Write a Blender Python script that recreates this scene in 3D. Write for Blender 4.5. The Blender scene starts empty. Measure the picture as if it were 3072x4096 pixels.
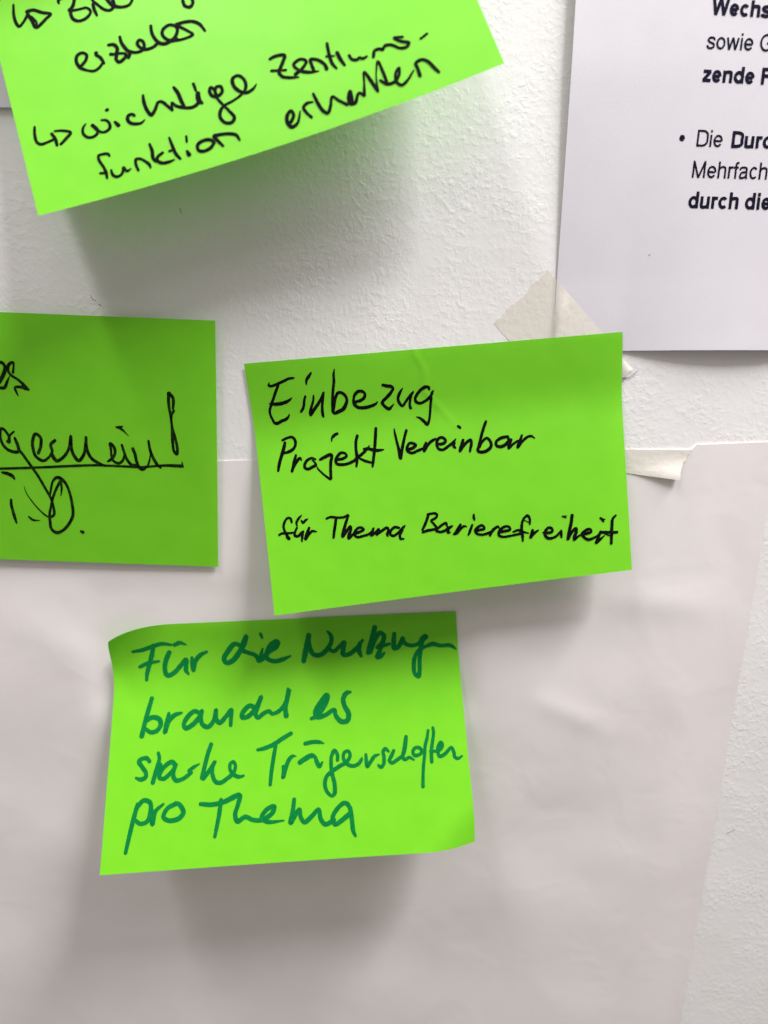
import bpy, math, random
import numpy as np
from mathutils import Vector, noise

# ------------------------------------------------------------------ data
# every note: place on the wall (mm), in-plane turn and how far its free end curls out
# handwriting: pen strokes in note millimetres (along, down, pen width)
NOTE = {'main': {'W': 149.9525, 'H': 98.2518, 'base': 1.0, 'sk': 0.0122, 'tw': -4.7766, 'hw': -0.0728, 'v0': 15.0, 'v1': 36.0, 'curls': [], 'x0': -55.6611, 'z0': 60.312, 'rot': 0.0806, 'aL': 13.7851, 'aM': 10.6012, 'aR': 10.3226}, 'low': {'W': 152.4213, 'H': 99.4005, 'base': 1.2, 'sk': 0.0236, 'tw': 2.012, 'hw': -0.0215, 'v0': 3.3583, 'v1': 38.4089, 'curls': [(0, 0, 20, 8.0, 3.5), (152, 100, 15, -3.5, 0.8)], 'x0': -120.9293, 'z0': -51.085, 'rot': 0.046, 'aL': 27.1167, 'aM': 24.1595, 'aR': 22.5425}, 'up': {'W': 155.564, 'H': 103.1477, 'base': 1.0, 'sk': 0.0234, 'tw': 3.8631, 'hw': 0.0592, 'v0': 2.311, 'v1': 34.8885, 'curls': [], 'x0': -145.428, 'z0': 198.2144, 'rot': 0.3098, 'aL': 17.0948, 'aM': 15.3147, 'aR': 18.3069}, 'left': {'W': 150.0014, 'H': 99.6972, 'base': 1.2, 'sk': -0.017, 'tw': 0.0, 'hw': 0.0, 'v0': 10.0, 'v1': 90.0, 'curls': [], 'x0': -215.1207, 'z0': 81.8554, 'rot': -0.0377, 'aL': 1.5389, 'aM': 1.7142, 'aR': 1.2661, 'lift0': 2.6}}
INK = {
"main": {
"0": "8.93,7.85,0.35 8.43,8.72,0.82 9.21,9.18,0.94 11.6,8.69,0.99 14.16,7.89,0.99 16.73,7,0.94 18.94,6.84,0.66 | 12.31,9.16,0.94 11.09,11.13,1.06 9.69,13.78,1.06 8.47,15.99,1.07 7.42,18.23,0.95 7.36,19.85,0.91 7.93,21.78,0.91 8.58,23.24,1.08 9.65,23.57,1.2 11.62,22.81,1.15 13.7,22.17,1.08 14.55,21.42,0.84 15.06,20.48,0.43 | 7.53,15.75,0.36 8.96,16.03,1.07 11.15,16.17,1.31 13.4,15.95,1.24 15.46,15.31,1.07 17.04,14.29,0.43 | 22.5,14.17,0.85 21.8,15.97,0.95 21.37,17.8,1 20.79,18.92,1.07 19.96,19.9,0.96 | 26.05,5.48,0.7 24.88,6.87,1.13 23.87,8.05,1.06 23.59,9.64,0.59 | 25.88,14.23,0.66 25.39,16.28,0.9 24.5,18.31,0.95 23.72,20.35,1.2 23.67,21.64,0.96 25.01,19.99,1.2 27.18,17.6,1.15 29.25,14.98,1.14 30.02,13.3,0.83 29.65,14.78,1 29.1,17.07,1 28.65,19.85,1.01 28.61,21.73,1.08 28.78,22.69,0.84 | 35.42,4.98,0.51 34.94,6.89,0.89 34.74,9.41,0.99 34.18,11.91,1.04 33.55,14.88,1.07 33.17,17.89,1.19 32.88,20.69,1.2 | 33.08,20.47,1.2 33.71,18.41,1.08 34.52,15.9,1.07 35.61,14.13,1.14 36.74,13.88,1.07 38.32,14.95,1.07 39.07,16.77,1.07 38.49,18.59,1.32 37.16,20.36,1.44 35.09,21.24,1.32 33.43,21.68,1.15 32.78,20.92,1.08 | 42.2,18.1,1.08 44.58,17.67,1.15 46.16,16.68,1.15 46.56,15.31,0.95 45.69,14.3,1.07 44,14.15,1.14 42.54,15.19,1.14 41.86,16.77,0.95 41.76,18.65,1.2 42.83,20.04,1.2 44.25,20.52,1.2 46.71,20.55,1.25 48.97,20.11,1.2 50.51,19.54,0.91 51.37,18.79,0.36 | 54.05,12.49,1 55.58,13,1.19 57.49,13.44,1.24 58.02,14.19,1.07 57.02,15.75,1.19 55.14,17.47,1.2 53.25,19.19,1.2 53.62,20.29,1.08 54.74,21.46,1.16 55.79,22.03,1.16 56.72,21.28,0.91 57.86,20.19,0.29 | 61.9,14.41,0.48 60.51,16.29,1.15 59.72,18.11,1.08 60.04,19.92,1.08 61.26,21.33,1.01 62.49,20.02,1.01 64.13,18.15,1.01 65.59,16.74,1.08 66.23,15.85,0.36 | 65.45,16.96,0.72 64.66,19.02,0.91 64.23,21.12,0.96 64.47,22.58,0.97 64.97,22.43,0.48 | 72.49,15.93,0.84 72.43,15.09,1.07 71,14.73,1.19 69.22,15.64,1.15 67.49,17.38,1.15 66.62,18.96,1.08 66.89,20.17,1.08 68.3,20.89,1.01 70.05,20.46,1.01 71.85,19.43,1.08 73.17,18.12,1.08 73.75,16.98,1.08 74.28,16.37,0.29 | 73.12,18.83,1.01 72.63,21.88,0.97 72.09,25.44,0.92 71.33,28.5,0.97 70.61,29.65,1.1 69.6,28.46,1.17 68.02,26.87,0.92 66.48,26.12,0.36",
"1": "11.81,31.34,1.06 11.39,32.8,1.28 10.32,35.4,1.28 9.07,38.27,1.22 8.28,40.6,1.15 7.85,42.2,0.97 | 10.9,30.36,0.91 13.01,29.6,0.97 15.05,29.49,1.03 16.12,30.99,1.09 15.9,32.92,1.09 14.63,34.45,1.16 12.69,35.17,1.1 10.79,35.44,0.97 | 15.79,36.66,0.85 14.93,38.83,1.22 14.2,41.16,1.22 13.45,42.89,1.09 | 14.17,41.46,1.16 15.63,39.5,1.16 17.36,38.01,1.03 17.86,39.11,0.43 | 23.61,39.21,0.76 22.29,38.48,0.85 20.36,39.05,1.1 19.12,40.43,1.1 18.81,41.75,1.1 19.96,42.68,1.1 21.9,42.05,1.16 23.54,41.31,1.07 23.31,40.53,0.76 22.35,39.39,0.61 | 25.46,39.39,1.04 27.58,38.54,1.22 29.84,37.85,1.34 30.42,38.21,1.22 29.76,40.85,1.16 29.34,43.83,1.1 29.18,46.22,1.1 29.03,47.56,0.98 27.92,46.85,0.91 25.94,45,0.73 24.29,43.03,0.67 23.78,41.93,0.37 | 33.67,29.78,1.03 32.2,30.39,1.22 31.21,31.5,0.79 31.02,32.68,0.43 | 32.09,40.02,1.1 34.59,39.96,1.16 36.4,39.08,1.04 36.05,37.99,0.85 34.38,37.53,1.1 32.87,38.59,1.16 31.83,40.15,1.1 32.22,41.7,1.16 34.04,42.23,1.1 36.54,42.12,1.1 39.12,41.31,1.1 40.43,40.68,1.22 | 41.73,31.28,1.1 40.94,33.47,1.1 40.6,36.16,1.1 40.65,39.19,1.22 40.49,41.59,1.1 40.07,43.52,0.79 | 39.8,40.77,1.1 42.13,39.33,1.16 44.15,37.86,1.1 46.23,35.79,0.43 | 41.4,40.32,0.61 44.05,41.79,1.04 46.46,42.63,0.86 | 49.55,29.15,1.09 49.06,32.43,1.16 48.45,36.01,1.16 47.71,39.57,1.1 47.09,42.54,1.04 46.66,44.26,0.79 | 43.78,36.92,0.92 45.49,36.93,1.16 48.19,37.86,1.22 50.35,38.01,1.04 51.92,37.92,0.43 | 56.98,30.09,0.53 57.14,32.29,0.83 57.65,35.73,0.99 58.12,38.79,1.14 58.39,41.83,1.29 58.64,42.05,1.14 | 58.6,41.67,1.14 59.53,38.17,1.21 60.65,34.51,1.06 61.86,31.16,1.06 | 61.57,38.94,1.14 63.93,38.41,1.21 65.18,37.4,1.06 62.98,36.32,1.06 61.7,37.63,1.14 61.53,39.31,1.14 63.16,40.42,1.06 65.73,39.72,1.14 68.11,39.01,0.99 | 69.48,36.69,0.68 68.75,38.32,1.29 68.38,40.17,1.06 70.15,37.7,1.14 72.21,36.19,1.14 73.6,35.69,0.76 | 73.98,37.88,1.06 76.28,37.92,1.14 77.53,36.9,1.06 76.13,35.33,1.06 74.34,36.02,1.14 73.77,38.05,1.06 74.38,39.82,1.06 76.06,40.36,1.06 78.48,39.09,1.06 80.52,37.77,1.06 81.7,36.55,0.46 | 81.07,38.01,0.91 80.58,39.29,1.07 81.16,40.11,0.84 | 83.06,31.45,0.99 83.88,32.21,0.99 | 84.6,37.22,1.07 83.83,39.42,1.29 82.95,41.62,1.07 85,39.16,1.22 87.64,37.52,1.14 87.89,39.07,1.07 87.35,40.92,1.07 87.05,42.22,0.76 | 94.52,30.65,1.06 93.11,33.87,1.14 91.88,37.18,1.07 90.87,40.13,1.07 90.32,42.17,1.14 91.6,42.87,1.22 93.94,42.53,1.3 95.79,41,1.22 95.75,39.09,1.07 94.35,37.42,1.07 92.33,38.75,0.99 91,40.9,0.99 | 102.37,37.64,1.14 100.05,37.99,1.22 98.03,39.31,1.07 98.1,40.85,1.07 99.78,41.48,1.22 102.15,40.49,1.3 103.22,39.07,1.07 102.77,37.49,0.99 | 104.18,38.97,1.14 103.26,40.99,1.3 102.95,42.49,0.99 104.8,40.95,0.92 106.8,39.81,0.92 | 108.68,37.7,0.84 107.53,40.27,1.22 106.6,42.48,1.07 108.68,40.19,1.07 111.1,38.52,0.99 112.63,38.48,0.84 113.79,39.37,0.38",
"2": "11.11,62.9,0.88 10.83,61.37,0.88 9.64,61.08,0.88 8.26,62.43,0.95 7.59,64.36,0.95 7.99,66.4,0.95 8.84,68.16,0.95 9.6,69.24,0.81 9.06,69.35,0.75 8.31,68.27,0.61 | 5.44,67.3,0.81 6.54,66.85,0.88 8.97,67.01,0.88 11.42,67.03,0.68 | 13.02,65.27,0.82 12.07,66.84,0.95 11.82,68.14,1.02 12.99,68.6,1.02 14.51,67.59,1.09 15.44,67.03,0.95 | 15.25,67.17,1.02 14.75,69.12,1.02 14.5,70.77,0.68 | 15.46,60.57,0.48 14.11,61.7,0.95 13.06,63.27,0.88 13.17,64.55,0.61 | 15.23,62.66,0.68 15.66,63.54,0.95 16.98,62.67,0.89 17.83,62.26,0.48 | 18.03,65.8,0.95 16.91,68.02,1.23 15.98,70.09,1.09 17.57,68.42,1.09 19.1,67.25,0.95 20.81,67.6,0.55 | 25.54,62.9,0.82 27.34,62.48,0.89 30.43,63.07,0.89 32.89,63.06,0.89 34.53,62.49,0.89 | 29.39,63.64,1.03 28.75,66.26,1.09 28.04,68.88,1.09 27.67,70.69,0.96 | 34.69,62.68,0.89 33.34,65.4,1.1 32.15,68.31,1.23 31.35,70.75,1.16 32.94,69.07,1.23 35.09,67.11,1.1 35.14,68.3,1.03 34.02,70.54,1.23 33.89,71.7,1.03 35.62,70.37,1.03 | 36,70.08,1.1 38.51,69.67,1.1 40.35,68.86,1.03 39.05,67.87,0.89 37.2,68.69,1.03 36.33,70.28,1.03 37.26,71.5,0.96 40.09,71.37,0.96 42.61,70.8,0.96 44.15,69.61,0.96 44.58,68.81,0.69 | 44.39,68.96,0.96 43.24,71.55,0.96 45.49,70.27,1.03 46.64,69.38,1.03 45.92,71.16,0.96 45.16,71.69,0.89 47.59,70.33,1.03 50.17,69.25,1.03 50.59,70.32,1.03 49.93,71.61,1.03 50.02,72.47,0.83 | 55.05,69.79,0.97 53.33,69.33,1.03 51.64,70.43,1.03 51.15,71.74,1.03 52.28,72.72,0.96 54.5,71.77,1.03 56.81,69.81,1.03 57.57,69.21,0.62 | 56.34,70.95,1.03 55.09,72.86,0.97 55.3,74.25,0.97 56.53,74.38,0.69 | 67.77,65.67,1.04 66.76,68,1.09 65.62,70.18,1.09 64.64,71.62,0.88 | 67.37,65.75,0.98 68.97,65.54,0.88 70.8,65.74,0.93 71.24,66.69,0.93 70.09,67.72,0.93 68.58,68.32,0.83 69.62,69.85,0.88 70.52,71.5,0.99 70.16,72.49,0.93 | 64.59,72.64,0.88 66.49,72.21,1.09 68.62,72.06,1.04 70.49,71.88,0.99 | 70.59,72.15,0.93 72.71,70.71,0.99 74.62,70.02,1.04 74.83,70.69,0.88 75.02,71.48,0.62 | 70.4,72.77,1.04 71.94,73.33,0.94 73.82,73.03,1.09 75.76,72.08,1.2 77.13,71.46,0.73 | 75.42,72.82,1.04 75.06,73.94,0.94 76.12,73.93,0.52 | 80.58,71.33,1.04 79.4,72.75,1.09 78.19,74.42,1.14 77.41,74.85,0.94 78.7,74.61,1.04 80.42,73.12,0.99 81.83,72.12,0.94 83,72.38,0.47 | 85.41,72,0.83 84.61,73.59,1.04 83.95,75.07,0.99 83.49,75.8,0.78 | 86.43,67.84,0.78 86.28,68.99,0.99 86.5,70.05,0.68 | 86.64,74.6,1.04 88.78,74.32,1.04 90.25,74.1,0.94 90.06,73.17,0.89 89.19,72.55,0.94 87.55,73.28,1.15 86.53,74.33,1.15 86.94,75.67,0.94 88.87,76.36,0.94 91,76.19,0.99 92.62,75.8,0.99 | 92.38,77.07,0.99 93.15,75.73,1.2 94.58,74.46,1.15 95.95,73.84,0.94 96.43,74.41,0.63 | 96.55,76.12,1.15 98.94,76,1.1 100.81,75.69,0.99 100.63,74.63,0.94 99.36,74.09,0.94 97.45,74.79,1.15 96.16,76.07,1.04 96.18,77.51,0.99 97.7,78.26,0.89 100.34,78.25,0.89 103.01,77.9,0.78 104.85,77.67,0.68 | 109.17,74.37,0.74 109.32,72.38,0.92 108.58,70.72,0.97 107.08,71.56,0.97 106.07,73.45,1.03 105.69,75.69,1.03 105.82,78.57,1.09 105.78,80.86,0.8 | 102.06,76.71,0.69 104.26,76.24,0.97 105.65,76.98,0.97 108.46,77.96,0.4 | 100.63,78.31,0.74 102.96,78.1,0.74 105.43,77.95,0.69 | 106.87,72.39,0.29 108.94,73.63,0.4 | 110.13,76.92,1.09 109.56,78.72,1.26 109.03,79.94,1.15 110.45,78.39,1.15 112.56,77.2,0.63 | 114.34,78.41,0.57 116.19,78.76,1.15 118.23,78.43,0.97 118.04,77.11,0.97 116.77,76.68,1.03 115.39,77.95,1.15 115.12,79.65,1.03 116.32,80.94,1.15 118.04,81.14,1.03 120.12,80.23,0.92 121.36,78.93,0.8 | 121.91,78.42,0.8 121.81,79.85,1.09 121.83,81.29,0.75 | 122.8,72.62,0.57 124.52,72.67,0.34 | 123.08,72.85,0.57 124.38,73.46,0.34 | 126.81,72.65,1.26 126.36,75.19,1.15 125.59,77.98,1.26 124.83,80.78,1.26 124.42,82.46,1.03 125.88,80.03,1.2 128.01,78.26,1.15 128.06,79.71,1.2 127.21,81.63,1.26 126.98,82.9,1.03 128.94,81.55,0.8 130.4,81.14,0.8 | 130.7,81.03,1.15 132.71,80.83,1.15 134.17,80.42,0.97 133.68,79.21,1.03 132.23,79.47,1.15 130.42,80.85,1.2 131.18,82.39,1.03 132.83,83.45,1.15 134.57,83.22,1.03 136.63,82.3,0.75 138.15,80.89,0.75 | 138.01,80.73,0.86 137.01,83.07,1.09 135.87,85.25,1.03 137.66,84.02,0.98 139.47,82.64,0.46 | 138.23,75.11,0.74 139.18,75.8,0.86 140.17,75.97,0.4 | 139.02,76.07,0.8 139.54,76.85,0.52 | 144.66,74.69,0.74 143.29,76.13,1.03 142.84,78.83,1.15 142.49,82.27,1.15 142.1,86.28,0.98 | 138.42,81.07,1.09 141.25,81.48,1.15 144.79,81.81,1.03 | 139.79,81.95,0.46 142.01,83.08,0.52"
},
"low": {
"0": "9.46,11.6,1.25 13.28,11.34,1.72 18.06,9.96,1.71 22.41,8.94,1.62 26.52,9.62,1.05 | 18.59,9.49,1.72 17.37,13.8,1.89 15.79,18.46,1.87 14.66,22.11,1.66 14.36,24.82,1.29 | 11.54,18.96,1.4 15.39,17.5,1.69 20.36,16.79,0.94 | 25.19,12.96,1.9 23.44,16.46,1.97 22.61,20.16,1.86 23.51,23.19,1.85 26.34,22.41,1.85 29.79,19.1,1.87 32.32,16.63,1.88 32.13,19.2,1.87 31.99,21.51,1.85 32.96,23.03,1.02 | 27.91,9.68,1.62 30.36,8.82,1.62 32.94,9.82,0.67 | 34.96,15.8,1.32 34.96,18.87,1.87 35.26,21.66,1.58 36.19,17.98,1.78 38.55,15.01,1.79 41.74,13.48,1.14 | 56.68,11.26,1.71 54.43,10.43,1.91 51.32,13.44,2.08 49.13,16.93,1.97 49.92,18.85,1.96 52.79,18.04,2.06 55.88,14.61,2.08 58.64,10.38,2.1 59.95,6.99,1.72 58.17,10.35,1.91 57.41,13.24,1.9 60.06,14.81,1.7 62.77,15.89,1.7 64.46,18.1,1.87 | 66.52,13.18,0.76 65.29,16.48,1.6 64.19,18.56,1.87 66.34,17.95,1.59 | 66.3,6.3,1.34 66.78,8.3,1.05 | 65.86,18.17,1.69 68.94,14.74,2.08 72.46,12,2.85 73.09,10.32,2.38 70.65,11.43,2.09 68.2,15.18,1.89 68.22,17.8,1.78 71.39,19.13,1.78 75.18,18.36,1.78 78.54,17.09,0.75 | 87.42,7.85,1.91 86.34,11.98,2.28 85.04,16.26,2.17 84.07,19.77,1.87 | 86.98,10.05,1.91 87.33,13.97,1.89 88.72,16.91,1.88 91.48,17.28,1.88 94.94,14.8,1.89 97.12,11.01,1.72 96.9,8.3,1.63 95.67,6.51,0.86 | 95.64,14.83,1.7 97.65,15.89,1.6 100.12,14.08,1.61 102.62,12.01,1.81 101.9,15.13,1.89 101.72,17.51,1.88 104.04,17.62,1.79 107.47,15.38,1.8 110.8,11.41,1.24 | 109.55,12.57,1.62 108.82,15.93,1.89 109.55,18.59,1.41 | 116.6,5.51,1.91 115.33,9.9,2.1 113.84,14.23,2.08 112.81,17.31,1.98 | 113.62,17.11,1.88 116.14,11.42,1.91 118.7,8.33,1.91 120.22,9.64,1.81 119.27,13.03,1.8 116.79,15.1,1.42 119.64,14.26,1.61 122.48,13.67,1.14 | 119.24,13.51,1.61 118.09,16.36,1.7 116.71,19.39,2.06 118.36,18.99,1.69 119.86,17.64,1.03 | 124.91,8.87,1.62 124.43,12.29,1.9 124.42,15.69,1.98 126.08,15.29,1.89 127.9,12.46,1.81 128.47,11.01,1.43 128.99,13.48,1.71 131.68,14.82,1.61 134.97,14.25,1.61 136.94,12.64,1.9 | 138.44,10.99,2.38 136.96,12.39,2.38 135.96,16.71,1.7 135.15,21.42,1.68 134.79,26.04,1.66 134.11,28.75,1.65 132.6,27.32,1.65 132.46,23.16,1.67 133.44,19.45,1.59 135.73,16.7,1.51 138.61,15.39,1.51 141.45,14.55,1.89 144.64,15.43,1.61 148.81,15.48,1.61 150.37,16.42,1.32 151.45,17.53,0.56",
"1": "16.85,32.59,1.74 15.61,37.3,1.84 14.43,42.22,1.82 13.33,47.91,1.91 | 14.99,41.7,1.71 17.56,40.44,1.83 20.55,41.41,1.94 21.25,43.64,1.82 19.62,46.03,1.7 17.02,46.46,1.58 14.9,44.99,1.36 | 24.56,39.1,1.26 23.87,43.22,1.93 23.27,46.75,1.81 24.43,42.69,1.94 26.96,40.05,1.83 30.17,39.2,1.03 | 37.55,39.43,1.61 35.76,38.79,1.72 32.88,40.88,1.94 31.23,44.12,1.7 32.16,45.54,1.81 35.33,44.04,1.93 38.18,40.85,1.83 39.01,38.66,1.61 38.49,41.7,1.71 39.44,44.51,1.71 41.8,45.45,1.82 44.1,43.07,1.71 45.09,38.67,1.61 45.27,42.57,1.71 46.76,44.03,1.82 49.37,41.65,1.72 51.71,38.97,1.61 51.61,42.31,1.6 51.46,45.35,1.48 | 61.75,38.32,1.73 59.68,37.66,1.84 56.73,40.33,1.95 56.44,42.26,1.72 58.79,42.1,1.83 62.34,38.91,1.84 64.75,34.23,1.74 63.23,38.39,1.73 62.32,41.15,1.72 63.2,42.75,1.6 65.86,41.03,1.72 68.23,40.3,1.49 69.39,41.37,1.49 72.35,40.5,1.61 75.37,37.26,1.73 77.01,31.65,1.99 75.99,36.16,1.85 75.32,39.51,1.73 75.55,42.61,2.06 | 86.38,44.23,1.37 88.76,43.23,1.72 92.51,38.06,2.54 93.53,34.98,2.32 90.75,37.69,2.08 88.23,41.8,1.95 89.04,43.8,1.72 92.3,43.11,1.72 96.51,41.07,1.61 96.99,43.34,1.72 99.21,45.96,1.94 101.86,45.8,1.94 102.59,43.04,2.07 101.01,39.58,1.85 100.56,36.73,1.85 102.17,34.24,1.86 103.97,33.92,1.05",
"2": "17.3,58.09,1.44 16.07,56.8,1.6 14.08,56.85,1.6 12.82,57.87,1.75 14.28,60.08,1.59 15.9,62.3,1.58 16,64.12,1.58 13.93,64.92,1.57 11.92,64.21,0.94 | 20.77,54.87,1.29 21.38,57.07,1.44 20.71,60.1,1.59 19.88,63.11,1.64 19.08,66.4,1.76 | 28.13,59.87,1.59 26.76,58.72,1.76 24.17,59.97,1.75 22.14,62.32,1.74 21.75,64.42,1.64 23.42,65.12,1.58 25.65,63.72,1.58 27.86,61.39,1.59 28.46,59.89,1.44 | 21.67,59.54,1.91 20.69,62.85,1.9 | 27.85,61.08,1.59 27.46,63.81,1.58 28.7,66,1.58 31.31,65.68,1.52 33.57,64.43,1.52 35.17,63.29,1.27 | 34,62.62,1.43 36.1,61.2,1.34 38.39,60.08,0.58 | 43.21,52.55,1.62 41.95,56.24,1.67 40.72,60.82,1.66 39.68,65.66,1.77 | 40.18,66,1.58 42.74,62.77,1.66 45,59.49,1.44 43.88,61.9,1.59 44.1,64.98,1.59 45.46,67.49,1.58 47.43,67.9,1.52 50.05,66.51,1.58 52.67,64.51,1.53 53.64,61.79,1.34 52.8,60.04,1.35 51.48,60.75,1.34 51.5,63.22,1.34 53.33,65.31,1.53 55.31,66.02,1.4 57.12,65.66,0.89 | 63.05,55.77,1.1 66.02,55.26,1.51 70.01,53.86,1.65 73.46,51.89,1.66 77.49,49.8,1.52 | 70.71,54.69,1.54 69.78,59.42,1.53 68.86,64.62,1.51 68.23,69.78,1.34 | 73.8,62.78,1.09 74.03,64.89,1.62 73.71,67.22,1.62 74.6,64.39,1.62 76.09,60.79,1.58 77.82,59.03,1.31 79.51,59.11,0.33 | 80.85,61.69,1.77 83.14,60.35,1.86 86,59.17,1.78 87.39,59.77,1.37 88.16,61.93,1.63 89.22,63.56,1.63 90.41,62.04,0.82 | 83.34,54.24,1.51 86.76,53.74,1.54 89.59,53.96,1.38 91.42,54.59,0.5 | 96.9,61.57,1.36 97.01,59.45,1.37 95.82,57.66,1.54 94.45,59.86,1.37 94.15,63.29,1.42 94.41,66.98,1.52 95.22,70.68,1.51 95.04,74.56,1.61 94.03,75.54,1.2 91.89,73.62,1.39 91.18,70.47,1.51 92.14,67.65,1.51 94.75,65.69,1.52 97.63,63.99,1.52 100.52,62.55,1.47 102.34,59.99,1.37 101.6,58.08,1.26 99.86,58.8,1.32 99.47,60.91,1.31 101.04,63.37,1.42 103.53,64.16,1.42 105.82,63.35,1.42 107.04,61.82,1.23 107.37,61.03,0.55 | 109.08,59.86,1.14 109.08,62.33,1.37 109.4,64.66,1.48 111.06,62.72,1.43 112.72,60.77,1.37 114.61,60.13,0.72 | 118.84,59.18,0.9 117.54,57.94,1.35 116.54,58.92,1.38 116.67,61.55,1.37 116.34,64.14,1.37 115.19,65.24,1.37 114.17,64.46,1.07 | 121.02,58.85,1.32 119.95,60.84,1.44 118.89,62.82,1.37 119.9,63.74,1.43 122.13,62.69,1.37 124.38,61.35,1.38 | 126.7,53.39,1.36 126.17,56.16,1.66 125.48,59.06,1.65 124.67,61.65,1.37 125.51,62.71,1.31 127.41,61.93,1.2 129.32,63.05,0.78 | 133.09,60.31,1.35 132.32,58.52,1.32 130.5,58.14,1.32 129.15,59.54,1.32 129.63,61.17,1.32 131.48,61.11,1.32 133.27,60.03,1.2 | 136.34,51.33,1.03 135.59,54.55,1.21 134.57,57.45,1.32 133.89,61.81,1.26 133.06,66.13,1.25 132.54,70.43,1.24 132.19,73.85,1.41 | 138.45,50.39,1.15 138.58,52.33,1.27 137.78,56.14,1.27 136.98,59.92,1.38 136.75,64.28,1.37 | 136.52,59.9,1.08 139.28,60.03,1.14 | 139.28,60.03,1.2 140.92,58.94,1.8 141.7,57.21,1.66 141.32,56.31,1.09 140.26,57.73,1.38 139.74,60.05,1.32 140.32,62.13,1.38 142.55,61.36,1.38 145.56,58.87,1.26 146.46,60.67,1.32 146.72,62.73,1.26 147.89,63.38,1.2 149.83,62.45,0.72",
"3": "13.3,74.3,1.51 12.11,79.21,1.73 10.76,85.68,1.59 9.61,92.06,1.35 | 12.8,75.94,1.62 15.65,73.03,1.64 18.44,74.02,1.63 18.66,77.93,1.62 17.63,80.9,1.61 14.97,81.68,1.49 12.79,80.35,1.38 | 18.44,74.02,1.28 19.27,77.96,1.74 19.8,82.13,1.61 20.75,77.49,1.62 23.95,74.78,0.93 | 29.13,74.9,1.64 25.56,76.65,1.63 24.18,79.63,1.62 26.36,81.13,1.62 30.56,80.55,1.74 32.3,78.42,1.74 30.36,75.24,1.64 28.82,74.71,1.4 | 39.21,75.62,1.41 43.8,76.1,1.64 48.68,75.41,1.76 55.42,73.23,1.89 54.81,76.6,1.65 53.61,80.47,1.63 54.53,83.03,1.74 57.87,81.55,1.63 60.91,82.84,1.52 64.56,83.04,1.63 68.86,80.76,1.76 69.81,78.27,1.65 67.05,78.97,1.65 64.57,82.21,1.64 66.98,83.91,1.52 73.68,83.84,0.58 | 47.75,74.51,1.53 46.92,80.65,1.63 45.35,88.3,1.26 | 78.16,75.89,1.42 77.42,80.67,1.65 76.4,84.84,1.75 78.61,81.87,1.64 80.2,79.98,1.53 80.72,83.11,1.52 82.19,84.89,1.64 85.31,82.81,1.64 88.16,80.42,1.53 88.93,84.14,1.64 90.68,86.21,1.64 94.41,84.73,1.64 | 101.26,82.55,1.77 97.45,85.18,1.76 94.64,86.43,1.64 93.84,83.85,1.65 96.47,80.02,1.66 99.32,78.46,1.66 101.07,80.27,1.66 101.75,84.85,1.65 102.11,89.38,1.52 102.92,91.39,1.05"
},
"up": {
"0": "9.79,21.45,0.78 8.86,25,1.05 8.83,28.02,1.13 9.57,29.87,1.08 11.51,28.73,0.94 13.46,26.78,1.12 | 13.66,25.52,1.36 15.83,25.69,1.11 18.73,27.82,1.12 21.42,29.55,1.06 19.58,30.54,1.07 15.3,32.49,1.27 14.46,29.55,1.13 13.69,26.53,1.24 | 14.59,27.89,0.94 15.82,30.44,0.76 15.79,31.81,0.63 | 25.36,26.72,0.8 25.34,25.72,1.04 26.74,25.27,1.03 29.38,25.96,1.04 31.53,26.14,1.03 | 31.53,26.14,1.03 29.56,29.7,1.18 28.05,30.64,1.12 30.97,31.45,0.93 34.25,32.07,0.93 35.14,33.96,0.93 33.29,35.63,1.12 30.42,35.87,1.12 28.61,34.47,1.19 28.25,32.26,1.12 28.66,30.71,1.12 | 36.6,31.47,1.05 36.58,33.85,1.18 36.88,36.19,0.81 | 36.72,28.82,0.92 36.94,30.25,0.93 38.21,32.44,0.99 39.99,35.03,1.05 41.91,35.96,1.11 43.45,34.87,1.17 43.66,31.89,1.05 | 41.61,31.42,1.05 43.21,34.6,1.36 45.84,36.32,1.11 48.56,36.55,1.04 50.18,35.16,0.92 | 66.79,40.4,1.09 66.49,42.95,1.08 66.63,44,1.08 68.14,45.06,1.2 69.48,44.13,1.08 69.75,41.91,1.02",
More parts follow.
